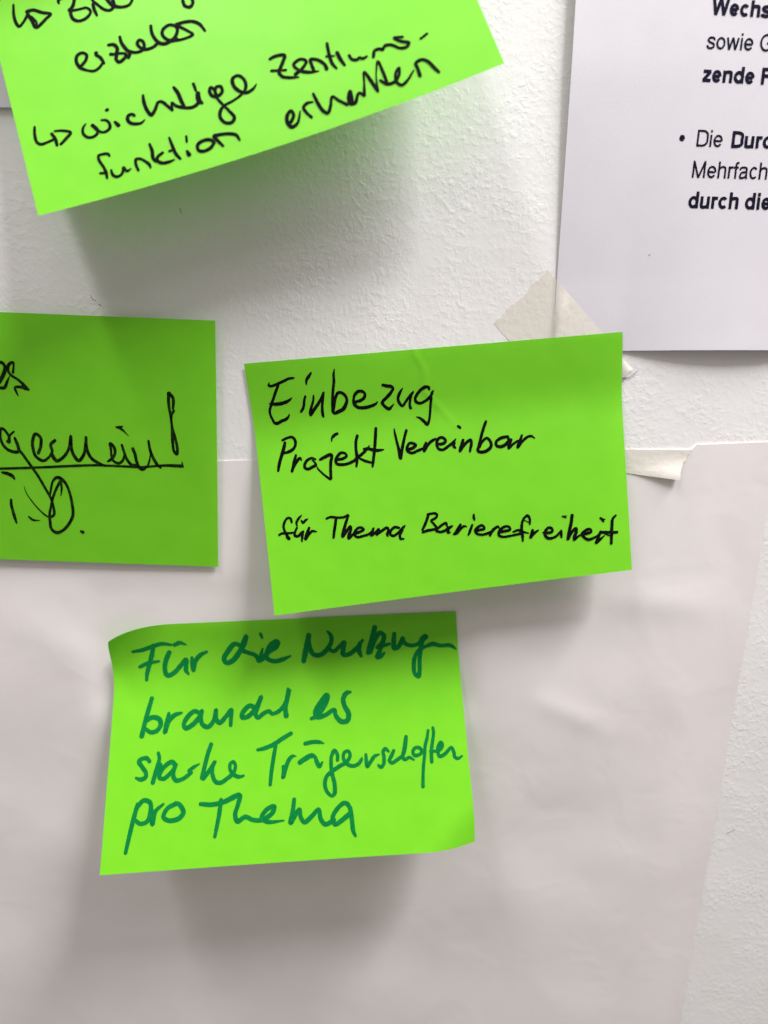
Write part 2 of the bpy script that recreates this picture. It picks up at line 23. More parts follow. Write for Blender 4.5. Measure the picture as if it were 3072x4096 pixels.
"1": "26.6,52.83,1.15 28.77,51.17,1.08 29.56,49.36,1.08 28.32,48.01,1.09 26.29,48.49,1.15 25.57,50.69,1.15 26.34,53.26,1.21 28.39,55.07,0.89 30.65,56.07,1.01 32.7,55.43,0.95 34.36,53.95,0.89 | 32.94,49.75,1.4 32.77,50.39,1.14 33.92,52.04,1.14 34.52,54.53,0.95 | 37.74,48.41,1.08 39.51,48.9,1.2 40.31,50.6,1.2 39.56,52.75,1.26 38.91,54.59,1.2 39.51,55.86,1.2 41.56,55.23,1.13 42.56,53.87,0.94 40.94,52.92,0.94 38.56,52.38,1.01 37.56,52,1.14 | 42.3,46.82,0.95 42.26,49.25,1.14 43.08,51.99,1.26 43.68,53.25,1.07 | 44.16,53.78,1.26 43.07,55.45,1.13 | 43.48,52.83,1.13 45.59,54.31,1.07 48.04,54.54,1.06 49.33,53.3,1.06 49.29,51.22,1.07 48.24,50.47,1.07 47.32,51.51,1.07 47.82,53.08,1.07 49.3,54.5,1.13 51.75,54.73,1.06 53.85,53.98,1.06 | 53.55,46.8,1 53.16,49.24,1.13 53.53,51.79,1.12 54.5,53.88,1.25 56.39,54.94,1.18 58.68,54.61,1.18 60.6,54.48,1.12 | 61.86,50.17,1.06 59.74,48.84,1.06 57.35,49.47,1.06 56.39,51.16,1.06 57.17,53.35,1.12 58.73,54.45,1.18 60.58,53.45,1.12 61.78,51.51,1.06 61.67,49.76,1.24 | 58.64,54.76,1.12 62.8,55.49,0.93 66.2,55.09,0.93 65.02,53.27,0.93 62.19,50.13,1.06 | 61.85,49.66,1.37 64.52,49.66,1.12 67.43,50.44,1.11 69.39,52.23,1.11 70.52,55.22,0.8",
"2": "6,69.88,0.77 5.35,73.15,0.98 5.52,75.92,0.98 6.71,77.07,1.03 9.09,76.95,0.92 11.81,76.51,0.92 | 12.22,73.64,0.7 14.7,74.32,0.87 17.21,75.92,0.97 15.22,77.64,1.08 13.03,79.15,0.92 | 11.01,74.29,0.98 11.75,76.79,1.08 11.72,79.17,0.97 | 22.86,74.4,0.54 21.64,75.62,0.86 21.16,77.54,0.97 22.16,79.36,1.02 23.85,79.92,1.02 25.58,79.32,0.96 26.12,77.73,0.96 24.92,75.69,1.34 | 25.3,76.27,1.18 25.99,77.69,1.18 26.76,78.83,0.91 28.73,79.35,0.96 30.25,78.54,1.07 30.55,76.88,0.96 29.78,75.28,0.86 28.32,74.78,0.7 | 32.51,76.96,0.96 33.28,78.54,1.33 | 30.82,71.79,1.07 31.25,71.65,1.07 | 39.29,76.8,0.96 38.84,76.05,0.96 37.48,76.17,1.12 36.79,77.25,1.17 37.28,78.88,1.12 39.1,79.95,1.06 40.9,80.13,0.85 42.27,79.43,0.42 | 44.1,70.55,0.8 43.7,73.13,1.17 43.91,76.26,1.17 44.84,78.45,1.23 46.43,77.14,1.11 48.32,74.77,0.98 49.48,75.01,1.04 50.77,76.98,1.04 52,79.1,0.92 | 52,79.1,0.79 52.6,76.45,0.8 53.55,77.97,1.04 55.6,79.36,1.1 58.37,80.35,1.1 60.7,79.68,1.09 61.64,77.51,1.1 61.91,76.09,1.34 | 54.69,71.3,0.92 55.42,73.59,1.23 55.74,76.73,1.22 56.1,79.21,1.1 | 61.32,72.35,1.04 61.44,75.09,0.79 | 61.63,76.5,1.52 61.43,78.77,1.52 62.13,80.02,1.03 | 67.34,78.9,1.21 67.33,76.9,0.91 66.5,75.59,1.03 65.68,76.8,1.03 66.15,78.8,1.15 67.8,79.4,1.09 69.63,78.4,1.09 69.62,76.4,1.03 68.15,76.2,1.03 67.34,77.9,0.91 67.35,79.9,0.91 68.37,82.6,0.91 69.85,85.79,0.96 70.81,88.61,1.14 69.5,89.96,1.08 67.55,89.43,1.08 66.39,87.2,1.08 67.11,84.8,1.03 69.06,83.35,0.9 72.29,82.7,0.78 75.75,81.32,0.84 77.48,79.64,1.02 77.75,76.76,1.02 76.25,74.69,1.03 74.28,75.13,1.15 73.83,77.62,1.21 75.16,80.27,1.14 77.2,81.53,1.08 79.47,81.05,0.9 81.07,79.82,0.36 | 87.92,72.9,0.89 89.73,72.57,1.04 92.86,73.38,1.11 91.32,75.86,1.11 89.39,78.4,1.11 89.94,80.25,1.04 92.16,81.51,0.96 94.88,82.36,0.52 | 87.18,77.06,0.89 91.8,78.51,0.74 | 94.17,81.06,1.11 96.74,80.02,1.03 98.88,78,0.96 97.46,76.62,0.96 94.71,77.59,1.03 95.63,80,0.96 98.38,81.89,1.03 101.63,82.76,0.44 | 100.25,82.42,1.03 100.19,79.74,1.03 100.38,77.98,1.03 102.36,78.76,1.03 104.14,81.31,1.02 104.32,83.01,1.17 | 107.15,74.55,0.95 106.62,78.22,1.03 106.55,81.87,1.02 107.32,84.01,0.73 | 105.51,78.8,0.73 108.02,79.61,0.51 | 109.19,78.86,1.1 109.46,81.42,1.17 110.12,83.92,0.87 | 112.48,81.22,0.87 112.87,82.8,0.94 114.43,83.65,0.94 115.31,83.2,0.87 116.16,83.95,0.94 117.68,83.77,0.65 | 119.54,84.75,0.94 120.51,82.92,1.01 122.35,82.88,0.94 122.87,83.51,0.93 124.3,82.49,1.01 126.26,83.13,1 127.6,84.52,0.93 | 130.32,81.83,0.79 127.68,81.09,0.86 129.2,82.97,1 131.37,84.53,1 130.11,85.6,1 127.85,84.83,0.93 127.4,84.03,0.72 | 135.28,84.62,0.71 137.69,83.86,0.71",
"3": "27.56,88.5,0.74 27.37,87.7,0.9 25.69,87.15,0.9 24.08,87.36,0.9 23.91,89.06,0.95 24.74,91.96,0.95 25.03,94.38,1 24.83,96.21,0.74 | 23.12,93.78,0.79 24.95,94.21,0.79 | 26.86,93.8,0.74 26.92,95.57,0.95 27.94,96.62,0.95 29.54,96.41,0.89 30.67,95.03,0.89 30.95,93.96,0.89 31.79,95.68,0.89 33.19,95.27,0.47 | 35.43,96.57,0.84 35.21,94.48,0.94 35.59,92.58,0.95 36.77,92.53,0.89 38.43,94.09,0.89 39.5,95.88,0.94 39.49,96.88,0.68 | 41.45,88.57,0.85 41.61,91.3,1.1 41.22,93.85,1.09 41.76,95.19,0.97 | 44.8,92.87,0.85 42.68,94,0.97 42.35,95.22,1.03 43.79,96.53,1.03 46.12,96.8,0.91 47.84,96.54,0.42 | 48.32,88.38,0.67 48.47,91.6,1.03 48.81,94.71,1.09 49.72,96.84,0.84 | 47,93.1,0.73 48.68,93.01,0.67 | 52.64,95,0.84 52.85,96.4,1.51 | 53.83,89.77,0.79 53.41,91.78,0.67 | 62,94.9,0.9 60.9,93.53,1.08 58.62,93.08,1.08 56.54,94.01,1.08 56.29,95.91,1.08 57.85,96.77,1.08 60.39,96.32,1.08 61.78,95.16,1.02 | 64.38,97.04,0.84 63.27,94.68,1.08 62.62,92.81,1.2 64.71,92.88,1.02 67.53,93.54,1.02 69.57,94.75,1.02 70.17,96.77,0.78 | 87.8,96.52,1.02 89.31,94.66,1.02 88.99,92.72,0.95 87.32,93.92,1.1 86.69,96.51,1.17 87.62,98.27,1.17 89.67,97.62,0.95 91.75,93.96,0.44 | 94.58,97.24,0.87 93.45,95,0.95 93.14,93.07,0.95 94.76,92.06,0.88 96.52,92.33,0.58 | 97.55,89.69,0.88 97.99,93.5,1.09 98.82,96.64,1.09 99.95,97.68,1.09 101.51,95.67,0.94 102.99,92.82,0.8 104.53,94.83,0.87 106.66,97.27,0.94 | 108.06,97.43,1.08 108.76,95.3,1.01 108.92,93.15,0.94 107.79,94.91,1.01 107.74,97.3,1.15 109.09,97.63,1.08 110.76,95.29,0.86 111.48,94.77,0.79 112.47,96.18,0.86 | 112.63,96.24,1.08 113.86,92.52,0.65 115.16,88.61,0.79 116.09,91.82,1.08 117.08,96.44,0.93 | 117.08,96.44,0.86 118.32,91.12,0.43 120.34,86.71,0.72 120.66,90.08,0.93 120.7,95.33,1 | 118.9,93.17,0.71 120.7,95.33,1 123.14,95.54,0.92 | 123.14,95.54,0.92 124.95,93.89,0.85 125.79,91.43,0.78 124.25,92.79,0.85 123.61,95.74,0.92 124.67,97.38,0.92 126.7,96.64,0.85 129.7,94.11,0.49 | 130.96,96.66,1.06 131.09,93.71,0.99 131.1,92.1,0.99 133.07,91.55,0.99 134.74,92.89,0.99 135.86,95.79,1.05 136.75,97.79,0.77"
},
"left": {
"0": "64.8,18.96,1.16 65.77,18.7,1.16 67.05,20.02,1.17 67.03,21.4,1.4 65.39,24.69,1.41 64,26.6,1.41 | 68.55,23.88,0.28 67.39,26.01,0.94 66.08,28.38,1.18 64.03,28.58,1.06 | 70,22.44,0.94 70.44,20.35,0.7 70.51,18.52,0.81 68.77,19.39,1.16 68.12,21.13,1.05 68.86,23.17,0.94 71.75,25.15,0.94 73.72,26.93,1.18 75.45,28.85,0.95 | 75.57,28.84,0.59 74.77,28.41,1.42 72.44,27.91,1.06 70.26,28.23,0.94 70.49,29.62,0.83 71.27,31.47,0.43",
"1": "68.14,45.64,0.73 66.28,47.41,0.85 65.69,49.86,1.46 65.1,49.64,0.98 | 62.37,45.13,1.21 63.64,44.6,1.09 64.98,45.76,0.97 66.01,47.66,0.97 | 62.64,44.88,1.21 62.53,48.52,1.02 63.48,51.4,1.1 65.5,53.28,1.18 68.38,53.91,1.23 69.4,53.38,1.23 69.14,50.7,1.22 68.27,48.18,0.97 | 69.74,53.14,1.05 70.78,54.49,1.05 72.43,57.01,1.05 74.51,60.22,1.06 76.79,63.92,0.99 79.05,68.37,1 81.11,72.62,0.96 82.02,76.7,0.96 81.96,79.39,1.09 80.57,80.54,0.87 78.93,80.23,0.72 76.24,77.89,0.58 73.2,74.13,0.48 71.11,70.59,0.38 70.39,67.74,0.14 | 77.32,54.03,1.17 78.54,51.08,1.16 78.7,47.6,1.16 76.8,46.24,1.15 75.4,49.17,1.16 75.37,52.36,1.16 76.18,55.25,1.17 78.95,57.02,1.17 81.38,55.63,0.93 83.01,53.24,1.05 82.65,50.34,1.16 84.52,48.54,1.16 | 82.66,54.12,1.4 84.5,56.81,1.29 87.22,55.41,1.17 89.79,51.82,1.05 91.02,46.56,1.04 90.95,51.77,1.16 91.92,54.65,1.28 93.55,56.46,1.29 95.75,53.92,1.17 96.91,49.23,1.16 97.19,46.62,1.04 97.09,50.96,1.16 98.59,54.98,1.17 101.67,57.22,1.17 104.24,58.18,0.82 | 105.42,56.35,0.7 107,55.24,1.17 108.51,52.84,1.05 108.18,50.29,1.16 106.74,48.96,1.04 106.96,51.5,0.93 107.06,54.07,0.82 107.88,56.14,0.94 109.95,56.89,1.06 111.64,55.53,0.94 112.19,53.87,0.82 | 111.47,49.36,0.93 112.16,52,0.98 113.29,55.24,1.05 115.06,57.28,1.13 116.46,57.47,1.06 | 115.82,50.7,1.16 116.65,53,1.17 117.22,56.03,1.17 118.28,58.58,1.18 119.43,59.12,1.06 121.35,57.75,0.7 122.37,55.6,0.7 122.81,53,0.42 | 122.33,47.33,0.88 122.78,50.67,1.05 123.83,53.9,1.17 125.59,56.89,1.06 126.95,58.25,0.59 | 109.4,42.3,0.55 110.89,42.47,1.15 112.44,43.67,0.69 114.42,45.66,0.14 | 110.9,42.24,0.92 112.3,41.89,0.34 | 131.17,28.27,1.58 132.71,29.77,1.13 132.87,32.01,1.13 132.62,34.04,0.91 | 131.06,28.27,1.01 130.96,31.18,1.13 131.2,34.32,1.02 131.67,37.47,0.91 132,41.56,0.92 132.02,44.54,1.04 132.15,48,1.04 132.53,51,1.05 133.66,52.36,1.05 133.95,50.25,1.05 133.25,46.1,1.04 132.32,42.46,0.92 131.85,38.82,0.82 132.04,36.55,0.91 132.89,34.93,1.14 | 61.13,60.97,0.89 69.56,60.41,0.94 78.96,59.71,0.89 90.7,58.72,0.94 100.08,58.08,0.85 107.09,58.06,0.85 114.09,58.14,0.85 118.77,58.2,0.85 125.81,57.35,0.85 130.49,57.06,1.13 135.64,57.1,1.22 | 135.67,55.57,0.47 136.09,57.43,0.59",
"2": "61.93,62.47,0.85 64,62.87,1.3 66.02,63.86,1.3 66.74,65.02,0.71 | 64.61,73.73,0.96 64.54,75.91,1.08 64.94,78.32,1.08 65.36,80.5,1.21 66.07,83.53,0.73 | 71.4,80.76,0.72 73.09,82.04,0.87 75.94,82.18,0.19 | 85.33,71.38,0.29 85.83,68.36,0.81 85.73,65.25,0.95 | 85.36,65.5,1.18 83.5,68.68,1 81.8,72.84,0.96 80.85,76.51,0.96 80.22,78.72,0.96 80.11,82.15,1.09 80.48,85.58,1.09 82.53,87.11,1.27 85.48,85.88,1.09 88.3,82.58,1.21 89.81,79.34,1.16 89.74,74.47,1.08 88.97,69.68,1 87.67,66.13,1.07 85.69,64.06,1.3 84.07,63.77,1.18 82.44,65.38,0.85 81.36,69,0.81 80.81,71.91,0.48 | 92.75,86.23,0.97 93.57,86.57,1.34"
}
}
PRINT = [
[
"Wechs",
"116.1,184.43,1.12 117.12,179.27,1.12 | 117.12,179.27,1.12 118.67,184.31,1.12 | 118.67,184.31,1.12 119.99,179.14,1.12 | 119.99,179.14,1.12 121.24,184.2,1.12 | 122.43,180.87,1.12 124.66,180.76,1.12 | 124.66,180.8,1.12 124.64,181.1,1.12 124.57,181.39,1.12 124.44,181.66,1.12 124.28,181.88,1.12 124.08,182.06,1.12 123.86,182.18,1.12 123.62,182.24,1.12 123.38,182.23,1.12 123.14,182.15,1.12 122.93,182.02,1.12 122.74,181.83,1.12 122.59,181.59,1.12 122.49,181.32,1.12 122.44,181.02,1.12 122.44,180.72,1.12 122.49,180.42,1.12 122.59,180.15,1.12 122.74,179.9,1.12 122.92,179.71,1.12 123.14,179.56,1.12 123.37,179.48,1.12 123.62,179.46,1.12 123.86,179.51,1.12 124.08,179.62,1.12 124.28,179.79,1.12 124.45,180.01,1.12 | 128.19,181.57,1.12 128.02,181.76,1.12 127.83,181.91,1.12 127.61,182.01,1.12 127.37,182.06,1.12 127.14,182.06,1.12 126.91,181.99,1.12 126.7,181.88,1.12 126.52,181.71,1.12 126.36,181.51,1.12 126.25,181.27,1.12 126.17,181.01,1.12 126.15,180.73,1.12 126.16,180.45,1.12 126.23,180.18,1.12 126.34,179.93,1.12 126.49,179.71,1.12 126.67,179.53,1.12 126.88,179.4,1.12 127.1,179.31,1.12 127.34,179.28,1.12 127.57,179.31,1.12 127.79,179.39,1.12 127.99,179.52,1.12 128.17,179.7,1.12 | 129.89,178.68,1.12 129.95,183.8,1.12 | 129.92,180.83,1.12 130.12,181.54,1.12 130.95,181.88,1.12 131.48,181.87,1.12 132.1,181.79,1.12 132.23,181.01,1.12 132.22,180.01,1.12 132.2,178.57,1.12 | 136.25,181.07,1.12 136.03,181.62,1.12 135.52,181.7,1.12 134.86,181.75,1.12 134.12,181.59,1.12 133.79,181.26,1.12 134.12,180.71,1.12 134.92,180.38,1.12 135.8,180.06,1.12 136.21,179.46,1.12 135.8,179.1,1.12 134.95,178.87,1.12 134.11,179.07,1.12 133.7,179.15,1.12 133.56,179.66,1.12"
],
[
"sowie G",
"117.75,171.49,0.71 117.56,172.04,0.71 117.1,172.3,0.71 116.5,172.34,0.71 115.84,172.16,0.71 115.52,171.63,0.71 115.81,171.07,0.71 116.53,170.76,0.71 117.32,170.44,0.71 117.67,169.85,0.71 117.29,169.27,0.71 116.52,169.03,0.71 115.76,169.21,0.71 115.4,169.48,0.71 115.28,169.99,0.71 | 121.34,170.55,0.71 121.31,170.91,0.71 121.22,171.25,0.71 121.07,171.56,0.71 120.87,171.82,0.71 120.63,172.02,0.71 120.36,172.15,0.71 120.07,172.2,0.71 119.79,172.17,0.71 119.51,172.06,0.71 119.26,171.87,0.71 119.05,171.63,0.71 118.89,171.33,0.71 118.78,170.99,0.71 118.74,170.63,0.71 118.77,170.27,0.71 118.86,169.93,0.71 119,169.62,0.71 119.2,169.36,0.71 119.45,169.16,0.71 119.72,169.03,0.71 120.01,168.98,0.71 120.3,169.01,0.71 120.57,169.12,0.71 120.82,169.31,0.71 121.03,169.56,0.71 121.19,169.86,0.71 121.3,170.2,0.71 121.34,170.55,0.71 | 122.36,172.4,0.71 123.15,168.58,0.71 | 123.15,168.58,0.71 124.32,172.34,0.71 | 124.32,172.34,0.71 125.36,168.51,0.71 | 125.36,168.51,0.71 126.29,172.28,0.71 | 127.4,168.45,0.71 127.46,172.24,0.71 | 127.47,172.96,0.71 127.48,173.68,0.71 | 128.72,170.29,0.71 131.32,170.21,0.71 | 131.32,170.25,0.71 131.29,170.6,0.71 131.2,170.93,0.71 131.06,171.24,0.71 130.87,171.5,0.71 130.63,171.7,0.71 130.37,171.83,0.71 130.09,171.89,0.71 129.81,171.88,0.71 129.54,171.79,0.71 129.29,171.63,0.71 129.08,171.4,0.71 128.91,171.13,0.71 128.79,170.81,0.71 128.73,170.47,0.71 128.73,170.12,0.71 128.79,169.77,0.71 128.91,169.45,0.71 129.09,169.17,0.71 129.3,168.95,0.71 129.56,168.78,0.71 129.83,168.69,0.71 130.11,168.68,0.71 130.39,168.74,0.71 130.65,168.87,0.71 130.88,169.07,0.71 131.07,169.33,0.71 | 137.67,172.45,0.71 137.43,172.71,0.71 137.16,172.92,0.71 136.86,173.08,0.71 136.55,173.16,0.71 136.23,173.18,0.71 135.91,173.14,0.71 135.61,173.02,0.71 135.32,172.85,0.71 135.07,172.61,0.71 134.85,172.33,0.71 134.67,172,0.71 134.54,171.63,0.71 134.45,171.24,0.71 134.43,170.84,0.71 134.45,170.44,0.71 134.53,170.05,0.71 134.66,169.68,0.71 134.84,169.34,0.71 135.06,169.04,0.71 135.31,168.79,0.71 135.6,168.6,0.71 135.9,168.47,0.71 136.22,168.41,0.71 136.54,168.42,0.71 136.86,168.49,0.71 137.16,168.63,0.71 137.43,168.83,0.71 137.67,169.09,0.71 137.88,169.39,0.71 138.04,169.74,0.71 | 138.08,168.57,0.71 138.09,170.84,0.71 | 138.39,170.61,0.71 136.52,170.66,0.71"
],
[
"zende F",
"114.91,161.84,1.12 117.73,161.73,1.12 | 117.56,161.74,1.12 115.01,159.03,1.12 | 114.76,159.04,1.12 117.73,158.92,1.12 | 118.7,160.27,1.12 120.97,160.18,1.12 | 120.97,160.22,1.12 120.95,160.53,1.12 120.87,160.83,1.12 120.75,161.11,1.12 120.58,161.34,1.12 120.38,161.52,1.12 120.15,161.65,1.12 119.91,161.7,1.12 119.66,161.69,1.12 119.42,161.61,1.12 119.2,161.47,1.12 119.01,161.27,1.12 118.86,161.02,1.12 118.76,160.74,1.12 118.7,160.43,1.12 118.7,160.12,1.12 118.76,159.81,1.12 118.86,159.52,1.12 119.01,159.27,1.12 119.2,159.06,1.12 119.42,158.92,1.12 119.66,158.83,1.12 119.9,158.82,1.12 120.15,158.87,1.12 120.38,158.99,1.12 120.58,159.16,1.12 120.75,159.4,1.12 | 122.55,158.21,1.12 122.61,162.07,1.12 | 122.59,160.44,1.12 122.8,161.18,1.12 123.64,161.55,1.12 124.18,161.54,1.12 124.81,161.46,1.12 124.94,160.65,1.12 124.92,159.61,1.12 124.9,158.11,1.12 | 129.08,157.95,1.12 129.14,163.28,1.12 | 129.12,159.9,1.12 129.1,160.23,1.12 129,160.54,1.12 128.85,160.82,1.12 128.65,161.05,1.12 128.41,161.23,1.12 128.13,161.35,1.12 127.85,161.4,1.12 127.56,161.37,1.12 127.28,161.28,1.12 127.04,161.11,1.12 126.83,160.89,1.12 126.67,160.63,1.12 126.57,160.32,1.12 126.53,160,1.12 126.56,159.68,1.12 126.65,159.37,1.12 126.81,159.09,1.12 127.01,158.85,1.12 127.25,158.67,1.12 127.52,158.55,1.12 127.81,158.5,1.12 128.1,158.53,1.12 128.38,158.62,1.12 128.62,158.79,1.12 128.83,159.01,1.12 128.99,159.28,1.12 129.09,159.58,1.12 129.12,159.9,1.12 | 130.65,159.81,1.12 132.93,159.72,1.12 | 132.93,159.75,1.12 132.9,160.07,1.12 132.83,160.37,1.12 132.7,160.65,1.12 132.53,160.88,1.12 132.33,161.06,1.12 132.1,161.19,1.12 131.85,161.24,1.12 131.61,161.23,1.12 131.37,161.15,1.12 131.15,161.01,1.12 130.96,160.81,1.12 130.81,160.56,1.12 130.71,160.28,1.12 130.66,159.97,1.12 130.66,159.65,1.12 130.72,159.34,1.12 130.82,159.06,1.12 130.98,158.8,1.12 131.17,158.6,1.12 131.39,158.45,1.12 131.63,158.36,1.12 131.88,158.35,1.12 132.12,158.4,1.12 132.35,158.52,1.12 132.55,158.7,1.12 132.72,158.93,1.12 | 136.54,157.66,1.12 136.57,163,1.12 | 136.09,162.49,1.12 139.38,162.37,1.12 | 136.08,160.44,1.12 138.98,160.33,1.12"
],
[
"Die",
"115.32,137.59,0.71 115.45,143.13,0.71 | 115.14,142.79,0.71 116.81,142.75,0.71 117.82,142.6,0.71 118.76,141.84,0.71 118.9,140.27,0.71 118.69,138.7,0.71 117.72,137.99,0.71 116.7,137.9,0.71 115.02,137.94,0.71 | 120.12,137.45,0.71 120.2,141.48,0.71 | 120.22,142.24,0.71 120.23,143,0.71 | 121.49,139.41,0.71 124.15,139.34,0.71 | 124.15,139.37,0.71 124.12,139.75,0.71 124.04,140.1,0.71 123.89,140.42,0.71 123.7,140.7,0.71 123.46,140.91,0.71 123.19,141.05,0.71 122.91,141.12,0.71 122.62,141.1,0.71 122.34,141.01,0.71 122.08,140.83,0.71 121.86,140.59,0.71 121.68,140.3,0.71 121.56,139.96,0.71 121.49,139.6,0.71 121.49,139.22,0.71 121.56,138.86,0.71 121.68,138.52,0.71 121.85,138.22,0.71 122.07,137.98,0.71 122.33,137.81,0.71 122.61,137.71,0.71 122.9,137.7,0.71 123.19,137.76,0.71 123.46,137.91,0.71 123.69,138.12,0.71 123.89,138.4,0.71"
],
[
"Durc",
"128.4,137.09,1.12 128.47,142.65,1.12 | 127.98,142.11,1.12 129.65,142.08,1.12 130.67,141.94,1.12 131.62,141.39,1.12 131.6,139.82,1.12 131.59,138.25,1.12 130.62,137.73,1.12 129.59,137.62,1.12 127.92,137.65,1.12 | 135.59,141.01,1.12 135.56,136.97,1.12 | 135.57,138.68,1.12 135.36,137.91,1.12 134.5,137.49,1.12 133.96,137.49,1.12 133.31,137.55,1.12 133.18,138.41,1.12 133.19,139.5,1.12 133.21,141.05,1.12 | 137.36,136.94,1.12 137.38,140.98,1.12 | 137.37,139.28,1.12 137.55,140.13,1.12 137.99,140.41,1.12 139.08,140.37,1.12 | 142.05,139.92,1.12 141.87,140.13,1.12 141.66,140.29,1.12 141.43,140.39,1.12 141.19,140.44,1.12 140.95,140.42,1.12 140.72,140.34,1.12 140.5,140.21,1.12 140.31,140.03,1.12 140.15,139.8,1.12 140.03,139.53,1.12 139.96,139.24,1.12 139.93,138.94,1.12 139.96,138.64,1.12 140.03,138.35,1.12 140.14,138.08,1.12 140.3,137.84,1.12 140.49,137.65,1.12 140.71,137.51,1.12 140.94,137.43,1.12 141.19,137.4,1.12 141.43,137.44,1.12 141.66,137.54,1.12 141.87,137.69,1.12 142.05,137.89,1.12"
],
[
"Mehrfach",
"114.86,127.2,0.71 115,132.86,0.71 | 115,132.76,0.71 116.9,127.14,0.71 | 116.9,127.14,0.71 119.06,132.65,0.71 | 119.06,132.76,0.71 118.94,127.09,0.71 | 120.38,129.09,0.71 123.06,129.02,0.71 | 123.06,129.06,0.71 123.03,129.44,0.71 122.95,129.8,0.71 122.8,130.13,0.71 122.61,130.41,0.71 122.37,130.63,0.71 122.1,130.77,0.71 121.81,130.84,0.71 121.52,130.82,0.71 121.24,130.72,0.71 120.98,130.55,0.71 120.75,130.3,0.71 120.58,130,0.71 120.45,129.65,0.71 120.39,129.28,0.71 120.38,128.9,0.71 120.45,128.53,0.71 120.57,128.18,0.71 120.74,127.88,0.71 120.97,127.63,0.71 121.23,127.46,0.71 121.51,127.36,0.71 121.8,127.34,0.71 122.09,127.41,0.71 122.36,127.56,0.71 122.6,127.78,0.71 122.8,128.06,0.71 | 124.31,126.95,0.71 124.42,132.62,0.71 | 124.36,129.33,0.71 124.58,130.12,0.71 125.43,130.73,0.71 125.98,130.74,0.71 126.62,130.46,0.71 126.74,129.59,0.71 126.72,128.48,0.71 126.7,126.88,0.71 | 128.14,126.85,0.71 128.21,130.97,0.71 | 128.18,129.24,0.71 128.37,130.11,0.71 128.82,130.59,0.71 129.7,130.55,0.71 | 130.58,126.79,0.71 130.64,131.08,0.71 130.72,131.87,0.71 131.1,132.11,0.71 131.68,132.06,0.71 | 129.84,130.58,0.71 131.56,130.54,0.71 | 132.19,129.7,0.71 132.44,130.33,0.71 133,130.57,0.71 133.68,130.57,0.71 134.44,130.35,0.71 134.64,129.88,0.71 134.62,127.89,0.71 134.72,127.17,0.71 134.89,126.69,0.71 | 134.64,129.09,0.71 133.94,128.98,0.71 132.84,128.77,0.71 132.38,127.94,0.71 132.4,127.15,0.71 132.95,127.03,0.71 133.72,127.16,0.71 134.41,127.58,0.71 134.63,128.21,0.71 | 138.24,129.87,0.71 138.07,130.11,0.71 137.86,130.3,0.71 137.63,130.42,0.71 137.39,130.47,0.71 137.15,130.45,0.71 136.92,130.36,0.71 136.7,130.21,0.71 136.51,130,0.71 136.35,129.73,0.71 136.23,129.43,0.71 136.15,129.1,0.71 136.13,128.75,0.71 136.15,128.4,0.71 136.22,128.06,0.71 136.33,127.75,0.71 136.48,127.47,0.71 136.67,127.25,0.71 136.89,127.09,0.71 137.12,126.99,0.71 137.36,126.96,0.71 137.6,127.01,0.71 137.84,127.12,0.71 138.05,127.29,0.71 138.23,127.53,0.71 | 139.68,126.58,0.71 139.71,132.27,0.71 | 139.69,128.98,0.71 139.9,129.77,0.71 140.76,130.38,0.71 141.31,130.39,0.71 141.95,130.11,0.71 142.09,129.24,0.71 142.09,128.13,0.71 142.08,126.53,0.71"
],
[
"durch die",
